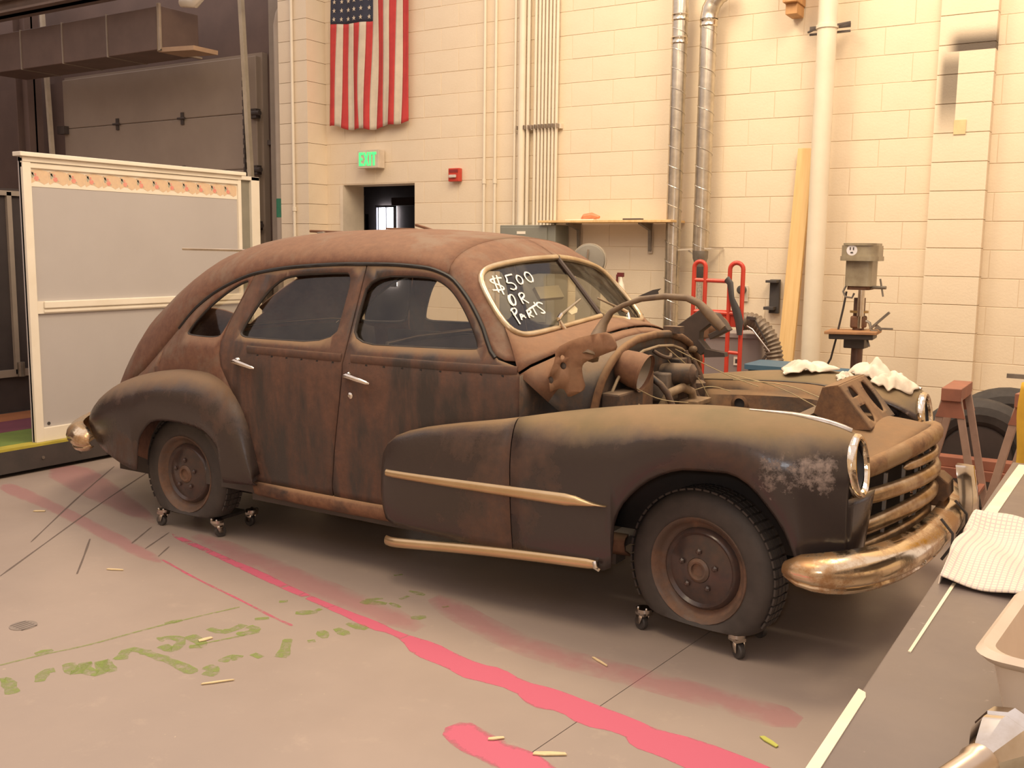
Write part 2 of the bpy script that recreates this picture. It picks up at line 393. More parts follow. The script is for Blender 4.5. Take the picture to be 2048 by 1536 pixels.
# chips lying about
chipm = pm('wood_chip', (.78,.62,.36), None, 20, .7)
def chip(x, y, L, w, a, lab, m=chipm):
    o = MB().prism([(-L,-w),(-L*.3,-w*1.3),(L,-w*.5),(L*.9,w*.8),(L*.1,w),(-L*.9,w*.6)], 'z', 0, .004).build('wood_chip', m, smooth=0)
    o.location = (x, y, .0022); o.rotation_euler = (0,0,a)
    tag(o, lab, 'chip', 'wood chips on the floor')
chip(-5.57,3.483,.035,.012,.5,'yellow chip on the floor left of the rear car dolly')
chip(-3.16,2.673,.030,.011,1.2,'yellow chip lying on the green paint scrawl')
chip(-4.237,3.035,.045,.007,.4,'thin pale splinter on floor near the dark floor lines')
chip(-2.80,2.42,.06,.005,.9,'long thin splinter below the green paint marks')
chip(-1.70,2.63,.028,.008,.7,'small pale chip beside the lower pink paint spill')
chip(-1.50,2.64,.055,.011,.5,'large pale splinter on the end of the lower pink spill')
chip(-.932,3.113,.040,.010,-.6,'green yellow chip on floor near the workbench',pm('lime_chip',(.55,.56,.12),None,9,.6))
chip(-1.70,3.38,.05,.005,-.5,'thin straw splinter on floor between car and pink band')

# ---- block wall: face blocks proud of the painted mortar
wall = struct(MB().box(-7.75, -7.12, WY+.004, WY+.30, 0, 4.7).box(-7.12, -6.16, WY+.004, WY+.30, 2.25, 4.7).box(-6.16, 1.6, WY+.004, WY+.30, 0, 4.7).build('wall_back', mortar, smooth=0))
BL, BH, GAP = .4064, .2032, .0045
Z0 = 3.273 - 16*BH                           # height of the lowest full bed joint
def block_mesh(w, h, d=.10, c=.0022):
    m = MB(); x = w/2; z = h/2
    m.add([(-x,d,-z),(x,d,-z),(x,d,z),(-x,d,z), (-x,c,-z),(x,c,-z),(x,c,z),(-x,c,z), (-x+c,0,-z+c),(x-c,0,-z+c),(x-c,0,z-c),(-x+c,0,z-c)],
          [(0,4,5,1),(1,5,6,2),(2,6,7,3),(3,7,4,0),(4,8,9,5),(5,9,10,6),(6,10,11,7),(7,11,8,4),(8,11,10,9)])
    return m
def mesh_of(mb, name, mat):
    o = mb.build(name, mat, smooth=0, merge=False); me = o.data; bpy.data.objects.remove(o); return me
cells = []
for k in range(-1, 24):
    zc = Z0 + (k-.5)*BH + BH/2
    z0, z1 = Z0+(k-.0)*BH, Z0+(k+1)*BH
    z0 = max(z0, 0); z1 = min(z1, 4.7)
    if z1-z0 < .03: continue
    off = 0 if k % 2 else BL/2
    x = -7.75 - ((-7.75+4.62-off) % BL)
    while x < 1.6:
        a, b = max(x, -7.75), min(x+BL, 1.6); segs = [(a, b)]
        if z0 < 2.24:                        # door opening
            segs = []
            if a < -7.12: segs.append((a, min(b, -7.12)))
            if b > -6.16: segs.append((max(a, -6.16), b))
        for (p, q) in segs:
            if q-p > .03: cells.append(((p+q)/2, (z0+z1)/2, q-p, z1-z0))
        x += BL
def seen(c):
    return c[1] > .75 and c[0] < -.7
vis = sorted([c for c in cells if seen(c)], key=lambda c: c[0]**2+WY**2+(c[1]-1.6)**2)[:262]
vs = set(vis); cache = {}
for c in vis:
    key = (round(c[2], 3), round(c[3], 3))
    if key not in cache: cache[key] = mesh_of(block_mesh(key[0]-.0018, key[1]-GAP), 'block', cream)
    o = bpy.data.objects.new('block', cache[key]); COL.objects.link(o); o.parent = wall; o.location = (c[0], WY + random.uniform(-.0012, .0012), c[1])
rest = MB()
for c in cells:
    if c in vs: continue
    b = block_mesh(c[2]-.0018, c[3]-GAP); rest.add([(p[0]+c[0], p[1]+WY, p[2]+c[1]) for p in b.v], b.f)
tag(rest.build('block_courses', cream, wall, smooth=0, merge=False), kind='stuff')
# pilasters
t = NT('painted_block_with_overspray'); co = t.tc.outputs['Object']
sp = t.n('ShaderNodeSeparateXYZ'); gm = t.n('ShaderNodeNewGeometry'); t.l(gm.outputs['Position'], sp.inputs[0])
X, Z = sp.outputs[0], sp.outputs[2]
def band(v, a, b, sa, sb):                   # soft box in one coordinate
    r1 = t.n('ShaderNodeMapRange'); r1.interpolation_type = 'SMOOTHSTEP'
    for i, val in ((1,a-sa),(2,a+sa*.2),(3,0),(4,1)): r1.inputs[i].default_value = val
    r2 = t.n('ShaderNodeMapRange'); r2.interpolation_type = 'SMOOTHSTEP'
    for i, val in ((1,b-sb*.2),(2,b+sb),(3,1),(4,0)): r2.inputs[i].default_value = val
    t.l(v, r1.inputs[0]); t.l(v, r2.inputs[0]); return t.math('MULTIPLY', r1.outputs[0], r2.outputs[0])
s1 = t.math('MULTIPLY', band(X, -1.26, -1.0, .10, .01), band(Z, 3.035, 3.10, .004, .12))
s2 = t.math('MULTIPLY', band(X, -1.335, -1.243, .05, .002), band(Z, 2.70, 2.95, .34, .14))
spray = t.math('MAXIMUM', t.math('MULTIPLY', s1, 1.0), t.math('MULTIPLY', s2, .80))
cc = t.mix(t.ramp(t.noise(3, 5), [(.35,0.),(.65,1.)]), (.80,.685,.52), (.765,.645,.48))
cc = t.mix(spray, cc, (.10,.075,.055)); t.bump(t.noise(55, 4), .25, .006)
cream_spray = t.out(cc, .55)
pil = struct(MB().box(-1.372, -1.018, WY-.095, WY+.05, 0, 4.7).build('wall_pilaster', mortar, smooth=0))
for k in range(2, 22):
    me = cache.setdefault(('p',), mesh_of(block_mesh(.372, BH-GAP, .13), 'block', cream_spray))
    o = bpy.data.objects.new('block', me); COL.objects.link(o); o.parent = pil; o.location = (-1.195, WY-.105, Z0+(k+.5)*BH+.012)
# pilaster next to the loading door
pil2 = struct(MB().box(-7.70, -7.325, WY-.26, WY+.30, 0, 4.7).build('wall_pilaster', mortar, smooth=0))
for k in range(8, 23):
    me = cache.setdefault(('q',), mesh_of(MB().box(-.195, .195, 0, .29, -BH/2+GAP/2, BH/2-GAP/2), 'block', cream))
    o = bpy.data.objects.new('block', me); COL.objects.link(o); o.parent = pil2; o.location = (-7.505, WY-.275, Z0+(k+.5)*BH)

struct(MB().box(3.5, 3.7, -2.4, 8.2, 0, 4.7).build('wall_right_unseen', cream, smooth=0))  # unseen room wall, added to block low ambient light under the car
struct(MB().box(-16, 3.7, -2.6, -2.4, 0, 4.7).build('wall_front_unseen', cream, smooth=0))  # unseen wall behind the camera, added to cut the same ambient light
# ---- loading door wall at the left
shade = pm('shaded_brown_steel', (.195,.130,.105), (.16,.108,.088), 2, .6)  # dark brown puts the unlit left corner's shade into the wall colour
tan = pm('tan_painted_steel', (.36,.30,.24), (.30,.25,.20), 3, .55)
doorm = pm('loading_door_panel', (.37,.295,.23), (.33,.262,.205), 1.5, .5, 0, .1, 90)
for bb in ((-16,-7.70,8.42,8.62,3.72,5.2),(-8.52,-7.70,8.31,8.62,0,3.74),(-16,-12.1,8.32,8.62,0,3.72),(-16,-15.8,-2.4,8.30,0,5.2)):
    struct(MB().box(*bb).build('wall_left', shade, smooth=0))
dl = struct(MB().box(-12.1, -8.5, 8.22, 8.30, 0, 3.75).build('door_1', doorm, smooth=0))
for i in range(6):
    z0 = .02+i*.615
    MB().box(-12.05, -8.53, 8.15, 8.24, z0+.001, z0+.613).build('door_section', doorm, dl, smooth=0, bevel=.01)
hing = pm('black_iron', (.11,.09,.08), None, 9, .5, .4)
for i in range(1, 6):
    for x in (-10.95, -9.75):
        MB().box(x-.022, x+.022, 8.130, 8.155, i*.615-.05, i*.615+.09).cyl((x-.06,8.12,i*.615+.02),(x+.06,8.12,i*.615+.02),.014,8).build('hinge', hing, dl, smooth=30)
    MB().box(-8.60, -8.47, 8.08, 8.15, i*.615-.05, i*.615+.05).cyl((-8.55,8.09,i*.615),(-8.42,8.09,i*.615),.028,10).build('roller_bracket', hing, dl)
    MB().box(-12.1, -11.95, 8.08, 8.15, i*.615-.05, i*.615+.05).build('roller_bracket', hing, dl, smooth=0)
for (nm, lab, xx, lean) in (('door_track','pale steel door track beside the loading door right edge', -8.40, .10), ('door_track','pale steel door track at the far left edge of the loading door', -12.03, .05)):
    o = MB().bar((xx, 8.02, 0), (xx-.12, 8.02-lean, 4.6), .05, .03).bar((xx+.03, 8.02, 0), (xx-.09, 8.02-lean, 4.6), .015, .05).build(nm, pm('pale_track',(.68,.59,.44),None,6,.4,.2), smooth=0)
    tag(o, lab, 'door track')
# operating chain
ch = MB(); z = 3.6; k = 0
while z > 1.4:
    ch.obox((-8.60+ (.006 if k%2 else -.006), 8.03, z), (.006 if k%2 else .016, .016 if k%2 else .006, .034), (1,0,0)); z -= .052; k += 1
tag(ch.build('hoist_chain', hing, smooth=0), 'dark hanging chain along the right edge of the loading door', 'chain')
# steel hangers and unit heater boxes above the loading door
be = thing('heater_duct', 'long brown sheet metal duct hanging above the loading door', 'duct', (-10.2, 7.45, 3.65))
MB().box(-1.9, 1.28, -.25, .25, 0, .44).build('casing', pm('duct_brown',(.175,.115,.090),None,3,.6), be, bevel=.008)
for x in (-1.2, -.4, .4): MB().box(x-.006, x+.006, -.262, .262, -.006, .446).build('seam', tan, be, smooth=0)
MB().box(1.26, 1.30, -.28, -.25, -.02, .46).box(1.26,1.30,-.28,.28,-.02,.0).build('end_frame', pm('frame_tan',(.42,.33,.24),None,4,.5), be, bevel=.005)
MB().obox((1.52,-.10,-.02), (.27,.16,.022), (1,0,-.05)).build('end_shelf', pm('wood_tan',(.50,.33,.20),None,4,.6), be, smooth=0)
tag(MB().box(-16, -8.3, 6.95, 7.05, 4.20, 4.36).box(-16, -8.3, 6.86, 7.14, 4.20, 4.225).box(-16,-8.3,6.86,7.14,4.335,4.36).build('steel_beam', pm('brown_beam',(.24,.17,.13),None,4,.6), smooth=0), 'brown steel I beam running above the heater duct', 'beam')
tag(MB().box(-16, -9.5, 6.45, 6.5, 4.55, 4.75).box(-16, -9.5, 6.40, 6.55, 4.53, 4.56).build('steel_beam', pm('brown_beam',(.24,.17,.13),None,4,.6), smooth=0), 'upper brown steel beam at the top left corner', 'beam')
tag(MB().tube([(-8.75,7.35,4.13),(-8.55,7.35,4.10),(-8.46,7.35,4.16),(-8.44,7.35,4.3)], .05, 12).build('drain_elbow', white, smooth=40), 'short white plastic pipe elbow at top beside heater duct', 'pipe')
tag(MB().bar((-8.85,7.7,4.38),(-7.95,7.7,4.19),.05,.05).build('door_shaft', hing, smooth=0), 'dark steel bar at the top above the door track', 'steel bar')
for (x, y, lab) in ((-13.2,7.6,'leftmost brown steel column beside the loading door'),(-12.55,8.0,'brown steel column left of the loading door')):
    tag(MB().box(x-.13, x+.13, y-.012, y+.012, 0, 5).box(x-.13, x-.115, y-.1, y+.1, 0, 5).box(x+.115, x+.13, y-.1, y+.1, 0, 5).build('steel_column', shade, smooth=0), lab, 'column')
# ---- things between the loading door and the pilaster
def vpipe(name, x, y, r, z0, z1, mat, lab, group=None, extra=None):
    t_ = thing(name, lab, 'pipe', (x, y, 0), 0, group)
    MB().cyl((0,0,z0), (0,0,z1), r, 14).build('pipe_run', mat, t_)
    if extra: extra(t_)
    return t_
beige = pm('beige_paint', (.56,.48,.38), (.50,.42,.33), 3, .5)
def collars(zs, r):
    def f(t_):
        for z in zs: MB().cyl((0,0,z-.02), (0,0,z+.02), r, 14).build('coupling', white_pipe, t_)
    return f
p1 = thing('drain_pipe', 'beige pipe with green tape band left of the pilaster', 'pipe', (-8.02, 8.0, 0))
MB().tube([(0,0,0),(0,0,3.95),(.03,0,4.05),(.2,.02,4.3),(.2,.02,4.7)], .055, 14).build('pipe_run', beige, p1, smooth=50)
MB().cyl((0,0,1.93), (0,0,2.13), .058, 14).build('tape_band', pm('green_tape',(.05,.28,.16),None,10,.5), p1)
for z in (1.72, 3.55): MB().box(.05, .16, .0, .10, z-.05, z+.05).build('pipe_clamp', hing, p1, smooth=0)
tag(MB().box(-7.86, -7.71, 7.95, 8.05, 0, 4.7).build('door_jamb', beige, smooth=0), 'beige steel jamb between green taped pipe and pilaster', 'door jamb')
tag(MB().box(-8.33, -8.13, 8.16, 8.22, 0, 4.7).box(-8.16,-8.12,8.10,8.22,0,4.7).build('angle_iron', tan, smooth=0), 'tan angle iron post between door track and green taped pipe', 'steel post')
vpipe('conduit', -7.49, WY-.30, .016, 0, 4.7, white_pipe, 'thin cream conduit on the pilaster beside the loading door', 'thin conduits', collars((2.0,4.1), .024))

# ---- doorway
jm = pm('cream_jamb', (.80,.70,.56), None, 3, .45)
d2 = struct(MB().box(-7.125, -7.085, WY-.01, WY+.32, 0, 2.25).box(-6.165, -6.155, WY+.06, WY+.32, 0, 2.25).build('door_2', jm, smooth=0))
hall = struct(MB().box(-11.5, -4.5, 11.6, 11.7, 0, 3).box(-11.5,-11.4,8.65,11.7,0,3).box(-4.6,-4.5,8.3,11.7,0,3).box(-11.5,-4.5,8.27,11.7,2.75,2.8).build('wall_hall', pm('hall_dark',(.16,.13,.12),None,4,.8), smooth=0))
for (x, m, lab) in ((-8.87,pm('blue_curtain',(.06,.07,.11),None,9,.5),'dark blue hanging drape just inside the doorway'),(-8.72,pm('grey_curtain',(.05,.05,.06),None,9,.7),'dark grey hanging drape inside the doorway')):
    o = MB().grid([[(x-.06+.015*k, 10.2+.03*math.sin(k*1.3), z) for k in range(9)] for z in (0, 1.2, 2.05)]).build('drape', m, smooth=60, solid=.01); tag(o, lab, 'drape')
tag(MB().cyl((-8.235,9.6,0),(-8.235,9.6,2.25),.022,10).build('hall_post', pm('grey_post',(.30,.28,.24),None,5,.5)), 'slim grey post standing inside the dark doorway', 'post')
# daylight window at the end of the hall
wn = struct(MB().box(-9.63,-9.28,11.50,11.55,1.05,1.09).box(-9.63,-9.28,11.50,11.55,2.20,2.23).box(-9.30,-9.28,11.50,11.55,1.05,2.23).box(-9.64,-9.62,11.50,11.55,1.05,2.23).box(-9.445,-9.430,11.50,11.55,1.05,2.23).box(-9.59,-9.575,11.5,11.55,1.05,2.23).build('window_1', pm('white_sash',(.8,.8,.85),None,4,.5), smooth=0))
MB().box(-9.63,-9.29,11.56,11.57,1.06,2.22).build('pane', emit('daylight',(.95,.95,1.0),5.0), wn, smooth=0)
tag(MB().box(-8.85,-8.47,10.9,10.96,2.19,2.30).build('hall_sign', pm('dim_brown',(.15,.10,.085),None,4,.6), smooth=0, bevel=.004), 'dim brown board hanging inside the dark doorway', 'board')
# ================================================================ things on the wall
# ---- flag hung from its short end, 48 stars
flag = thing('flag', 'red and white striped flag with starred blue canton hanging on wall', 'flag', (-6.665, WY-.06, 2.84))
FH, FW = 1.56, .97
def fy(u, z):   # folds
    return -.018*math.sin(u*17+z*1.6)*(1-.35*z/FH)-.010*math.sin(u*41-z*3)*(1-z/FH) - .022*(1-z/FH)
def fxz(u, z):  # slight flare and sag towards the lower edge
    s = 1-z/FH
    x = (u-.5)*FW*(1+.035*s) + .016*math.sin(z*4.1+u*7)*s*(1-abs(2*u-1)) - .02*s
    zz = z - .055*s*math.sin(PI*u) + .012*math.sin(u*19)*s*s
    return x, zz
redc = pm('flag_red', (.56,.055,.05), (.48,.045,.045), 9, .85); whc = pm('flag_white', (.66,.575,.45), (.58,.50,.39), 9, .85); bluec = pm('flag_blue', (.040,.044,.070), None, 9, .85)
def cloth(u0, u1, z0, z1, d=0):
    nu = max(3, int((u1-u0)*70)); nz = max(3, int((z1-z0)*26)); rows = []
    for i in range(nz+1):
        z = z0+(z1-z0)*i/nz; r = []
        for k in range(nu+1):
            u = u0+(u1-u0)*k/nu; x, zz = fxz(u, z); r.append((x, fy(u, z)-d, zz))
        rows.append(r)
    return MB().grid(rows)
CZ = 1.0
for i in range(13):
    z1 = CZ if i < 7 else FH
    cloth(i/13, (i+1)/13, 0, z1).build('stripe', whc if i % 2 else redc, flag, smooth=60, solid=.002)
cloth(0, 7/13, CZ, FH).build('canton', bluec, flag, smooth=60, solid=.002)
for r in range(7):
    for q in range(6):
        u = (q+.5)/6*7/13; z = CZ+.045+r*.0835
        if z > FH-.02: continue
        x, zz = fxz(u, z); y = fy(u, z)-.006; pts = []
        for k in range(10):
            a = PI/2+k*PI/5; rr = .024 if k % 2 == 0 else .0095; pts.append((x+rr*math.cos(a), zz+rr*math.sin(a)))
        MB().prism(pts, 'y', y-.001, y+.003).build('star', whc, flag, smooth=0)

# ---- exit sign
ex = thing('exit_sign', 'lit green EXIT sign box above the doorway', 'sign', (-6.66, WY-.012, 2.49))
MB().box(-.135, .135, -.10, 0, -.088, .09).build('housing', pm('sign_white',(.74,.63,.50),None,5,.5), ex, smooth=0, bevel=.004)
gl_ = emit('green_glow', (.10,1.0,.25), 1.15)
def seg(poly): return MB().prism(poly, 'y', -.105, -.100).build('letter', gl_, ex, smooth=0)
h = .066; w = .017
def X0(a): return a
# E
seg([(-.112,-h),(-.062,-h),(-.062,-h+.024),(-.090,-h+.024),(-.090,-.012),(-.068,-.012),(-.068,.012),(-.090,.012),(-.090,h-.024),(-.062,h-.024),(-.062,h),(-.112,h)])
seg([(-.055,-h),(-.034,-h),(-.0205,-.022),(-.007,-h),(.014,-h),(-.009,0),(.014,h),(-.007,h),(-.0205,.022),(-.034,h),(-.055,h),(-.032,0)])
seg([(.022,-h),(.042,-h),(.042,h),(.022,h)])
seg([(.068,-h),(.090,-h),(.090,h-.024),(.110,h-.024),(.110,h),(.050,h),(.050,h-.024),(.068,h-.024)])

# ---- fire alarm
fa = thing('fire_alarm', 'small red fire alarm box with clear strobe on wall', 'fire alarm', (-5.645, WY-.008, 2.31))
MB().box(-.062, .062, -.055, 0, -.062, .062).build('housing', redpaint, fa, smooth=0, bevel=.006)
MB().box(-.045, .035, -.075, -.055, -.028, .0).build('strobe', pm('strobe_lens',(.75,.68,.62),None,5,.15), fa, smooth=0, bevel=.005)
MB().box(-.05, .05, -.058, -.055, .022, .048).build('grille', pm('dark_red',(.3,.03,.03),None,9,.5), fa, smooth=0)

# ---- conduits
for x, lab in ((-5.318,'left one of the pair of thin cream conduits right of the fire alarm'),(-5.197,'right one of the pair of thin cream conduits right of the fire alarm')):
    vpipe('conduit', x, WY-.03, .014, 0, 4.7, white_pipe, lab, 'thin conduits', collars((2.24,), .020))
bund = [(-4.972,.012,'leftmost'),(-4.893,.034,'thick second'),(-4.832,.016,'third'),(-4.758,.014,'fourth'),(-4.718,.014,'fifth'),(-4.682,.013,'sixth'),(-4.646,.013,'seventh'),(-4.609,.013,'eighth'),(-4.573,.013,'ninth'),(-4.536,.014,'rightmost')]
for x, r, w_ in bund:
    vpipe('conduit', x, WY-.045-r*.4, r, 1.80, 4.7, white_pipe, '%s cream conduit of the bundle above the grey electrical box' % w_, 'conduit bundle above the electrical box')
st = thing('strut_channel', 'cream strut channel clamping the conduit bundle', 'pipe strut', (-4.73, WY-.018, 2.705))
MB().box(-.235, .235, -.02, .015, -.022, .022).build('channel', white_pipe, st, smooth=0)
for x, r, w_ in bund[1:]:
    MB().box(x+4.73-r-.010, x+4.73-r-.003, -.075, 0, -.018, .018).box(x+4.73+r+.003, x+4.73+r+.010, -.075, 0, -.018, .018).build('clamp', pm('dark_clamp',(.35,.28,.22),None,8,.5), st, smooth=0)

# ---- electrical box, the machine below, the shelf
eb = thing('electrical_box', 'grey green electrical cabinet below the conduit bundle', 'electrical cabinet', (-4.70, WY-.012, .95))
gg = pm('grey_green_enamel', (.25,.25,.21), (.22,.22,.185), 3, .45)
MB().box(-.29, .29, -.24, 0, 0, .88).build('body', gg, eb, smooth=0, bevel=.006)
MB().box(-.275, .21, -.252, -.24, .02, .86).build('door', gg, eb, smooth=0, bevel=.004)
MB().box(-.10, -.01, -.256, -.252, .80, .825).build('name_plate', white, eb, smooth=0)
sh = thing('wall_shelf', 'pale wooden wall shelf on two steel brackets', 'shelf', (-3.93, WY-.012, 1.848))
MB().box(-.63, .63, -.30, 0, 0, .02).build('board', pine, sh, smooth=0, bevel=.003)
for x in (-.37, .32):
    MB().prism([(0,0),(-.23,0),(-.23,-.012),(-.03,-.06),(-.015,-.235),(0,-.235)], 'x', x-.014, x+.014).build('bracket', steel, sh, smooth=0)
    MB().box(x-.022, x+.022, -.006, 0, -.255, 0).build('bracket_plate', beige, sh, smooth=0)
tag(MB().tube([(-4.20,WY-.16,1.885),(-4.17,WY-.17,1.90),(-4.11,WY-.15,1.91),(-4.03,WY-.16,1.897)], [.012,.028,.03,.012], 8).build('orange_packet', pm('orange_plastic',(.85,.28,.13),None,20,.5)), 'crumpled orange packet lying on the wall shelf', 'packet')
tag(MB().obox((-4.19,WY-.2,1.874),(.13,.04,.005),(1,.15,.02)).build('paper_sheet', white, smooth=0), 'white paper sheet under the orange packet on shelf', 'paper')
tag(MB().obox((-3.71,WY-.16,1.877),(.085,.03,.008),(1,-.05,0)).build('flat_file', black, smooth=0, bevel=.003), 'flat black bar lying on the right half of shelf', 'tool')
# band saw standing below the shelf
bs = thing('band_saw', 'grey band saw with round wheel guard standing below the wall shelf', 'band saw', (-3.92, 7.42, 0))
gry = pm('machine_grey', (.27,.25,.21), (.22,.20,.17), 4, .4)
MB().lathe([(.125,-.05),(.135,-.04),(.135,.03),(.125,.045),(.03,.055)], (0,0,1.53), (.35,-1,0), 28).build('wheel_guard', gry, bs)
MB().lathe([(.136,-.03),(.142,-.03),(.142,.03),(.136,.03)], (0,0,1.53), (.35,-1,0), 28, caps=False).build('guard_rim', pm('pale_rim',(.55,.48,.38),None,5,.4), bs)
MB().bar((0,-.055,1.45),(0.02,-.065,1.62),.012,.012).build('latch', chrome, bs, smooth=0)
MB().box(-.10,.05,-.06,.12,.0,1.40).build('column', gry, bs, smooth=0, bevel=.01)
MB().box(-.22,.22,-.25,.2,.95,.98).build('table', steel, bs, smooth=0, bevel=.004)
MB().box(-.2,.2,-.2,.2,0,.9).build('stand', gry, bs, smooth=0, bevel=.01)
# spray bottle on the cabinet
sb = thing('spray_bottle', 'white spray bottle with dark red top standing beside band saw', 'bottle', (-3.645, 7.46, 1.10))
MB().lathe([(.032,0),(.036,.01),(.036,.19),(.024,.24),(.013,.27),(.013,.30)], (0,0,0), (0,0,1), 18).build('bottle_body', white, sb)
MB().box(-.035,.022,-.012,.012,.30,.335).box(-.045,-.03,-.008,.008,.25,.32).build('trigger', pm('dark_red_plastic',(.16,.03,.03),None,9,.4), sb, smooth=0, bevel=.003)
MB().tube([(-.012,-.035,.17),(-.03,-.04,.23),(-.05,-.04,.25)], .014, 8).build('hose_clip', black, sb)
tag(MB().box(-3.69,-3.50,7.33,7.60,0,1.10).box(-3.695,-3.495,7.32,7.61,.55,.57).build('side_cabinet', gry, smooth=0, bevel=.006), 'narrow grey cabinet carrying the spray bottle', 'cabinet')

# ---- spiral ducts
def spiral(name, x, y, r, z0, z1, lab, elbow=False):
    t_ = thing(name, lab, 'duct', (x, y, 0), 0, 'spiral ducts on the wall')
    pts = [(0,0,z0),(0,0,z1)]
    MB().cyl((0,0,z0),(0,0,z1), r, 28, caps=False).build('duct_run', galv, t_)
    n = int((z1-z0)/.155*22); hp = []
    for i in range(n+1):
        a = 2*PI*i/22; hp.append((math.cos(-a)*(r+.001), math.sin(-a)*(r+.001), z0+(z1-z0)*i/n))
    MB().tube(hp, .0035, 5).build('spiral_seam', pm('bright_seam',(.70,.67,.60),None,9,.25,.9), t_)
    for z in ((z1-.02, z1-.20) if not elbow else (z1-.01,)):
        MB().lathe([(r+.001,-.03),(r+.008,-.02),(r+.003,0),(r+.008,.02),(r+.001,.03)], (0,0,z), (0,0,1), 28, caps=False).build('coupling', pm('bright_coupling',(.78,.70,.56),None,9,.2,1), t_)
    return t_
d1 = spiral('spiral_duct', -3.345, WY-.15, .062, .55, 3.50, 'straight spiral steel duct left of the red hand truck')
MB().cyl((0,0,3.48),(0,0,4.7),.066,28,caps=False).build('upper_run', galv, d1)
d2_ = spiral('spiral_duct', -3.10, WY-.15, .065, 1.62, 3.42, 'spiral steel duct with a bent elbow at the top', True)
rows = []
for i in range(13):
    a = (PI/2)*i/12; c = Vector((.16-.16*math.cos(a), 0, 3.44+.2*math.sin(a))); tdir = Vector((math.sin(a)*.16, 0, math.cos(a)*.2)).normalized(); nn = Vector((0,1,0)); b = tdir.cross(nn)
    rr = .067+(.004 if i % 3 == 0 else 0)
    rows.append([tuple(c+b*math.cos(2*PI*k/24)*rr+nn*math.sin(2*PI*k/24)*rr) for k in range(24)])
MB().grid(rows, cv=True).build('elbow', galv, d2_)
MB().lathe([(.065,0),(.062,-.06),(.036,-.13),(.034,-.22)], (0,0,1.62), (0,0,1), 24, caps=False).build('reducer', steel, d2_)
MB().lathe([(.036,-.22),(.040,-.21),(.040,-.13)], (0,0,1.62), (0,0,1), 20, caps=False).build('rubber_cuff', black, d2_)
tail = [(0,0,1.42)]
MB().tube([(0,0,1.44),(0.005,0,1.2),(.0,-.02,.9),(.02,-.05,.6)], .024, 12).build('flex_tail', pm('grey_flex',(.42,.37,.30),(.25,.22,.18),60,.6), d2_)
br = tag(MB().bar((-3.30,WY-.16,1.625),(-2.985,WY-.19,1.64),.022,.012).bar((-3.12,WY-.16,1.56),(-3.2,WY-.16,1.62),.01,.01).bar((-3.0,WY-.19,1.64),(-2.96,WY-.01,1.64),.012,.012).build('duct_bracket', pm('pale_bracket',(.6,.52,.42),None,5,.5), smooth=0), 'thin pale bracket holding the lower end of elbow duct', 'bracket')

# ---- big white pipe, wood block, plank
bp = vpipe('downpipe', -2.150, WY-.20, .072, 0, 4.7, white_pipe, 'large cream downpipe clamped to the wall behind drill press')
for z in (3.50,): MB().cyl((0,0,z-.012),(0,0,z+.012),.079,20).build('coupling', white_pipe, bp)
MB().cyl((0,0,3.262),(0,0,3.288),.081,20).build('pipe_clamp', white_pipe, bp)
MB().box(-.145,.155,.05,.065,3.27,3.30).box(-.145,.155,.05,.065,3.235,3.25).bar((.07,-.02,3.28),(.16,.03,3.30),.012,.012).bar((-.07,-.02,3.27),(-.15,.03,3.255),.012,.012).build('clamp_rail', hing, bp, smooth=0)
tag(MB().box(-2.475,-2.385,WY-.19,WY-.012,3.40,3.48).box(-2.485,-2.375,WY-.24,WY-.012,3.48,4.7).build('timber_block', pm('orange_timber',(.58,.32,.13),(.45,.24,.10),3,.6,0,0,30,(10,10,1)), smooth=0, bevel=.004), 'short orange brown timber end high on wall beside downpipe', 'timber')
t = NT('knotty_pine'); co = t.coord((16,16,.9))
cc = t.mix(t.ramp(t.noise(2.2, 6, .6, co), [(.3,0.),(.7,1.)]), (.84,.60,.29), (.72,.47,.20))
vor = t.n('ShaderNodeTexVoronoi'); vor.inputs['Scale'].default_value = 1.0; t.l(t.coord((5,5,3.2)), vor.inputs['Vector'])
cc = t.mix(t.ramp(vor.outputs['Distance'], [(.04,1.),(.10,0.)]), cc, (.36,.16,.06))
knotty = t.out(cc, .6)
pk = MB().obox((0,0,1.21),(.060,.0195,1.21),(1,0,0),(0,1,0)).build('plank', knotty, smooth=0, bevel=.003)
pk.location = (-2.37, WY-.235, .001); pk.rotation_euler = (-.075, .028, 0)
tag(pk, 'long pale pine plank leaning against the wall beside downpipe', 'plank')

# ---- dispenser, outlet, tape on the pilaster
ds = thing('wall_rack', 'black bracket rack mounted on wall left of the pine plank', 'rack', (-2.505, WY-.012, 1.13))
MB().box(-.04,.04,-.03,0,0,.27).build('back_plate', black, ds, smooth=0, bevel=.003)
MB().box(-.055,.035,-.10,0,.245,.265).build('arm', black, ds, smooth=0, bevel=.003); MB().box(-.06,.02,-.11,0,.03,.055).build('arm', black, ds, smooth=0, bevel=.003)
ol = thing('wall_outlet', 'wall outlet with a round black plug left of black rack', 'outlet', (-2.765, WY-.012, 1.28))
MB().box(-.036,.036,-.008,0,-.065,.065).build('cover_plate', jm, ol, smooth=0, bevel=.002)
MB().lathe([(.02,0),(.036,-.01),(.036,-.045),(.02,-.06)], (-.01,-.008,.03), (0,1,0), 16).build('plug', black, ol)
tag(MB().box(-1.245,-1.165,WY-.1125,WY-.107,2.46,2.56).build('tape_patch', pm('masking_tape',(.74,.60,.33),None,7,.7), smooth=0), 'square of yellowed masking tape on the pilaster', 'tape')

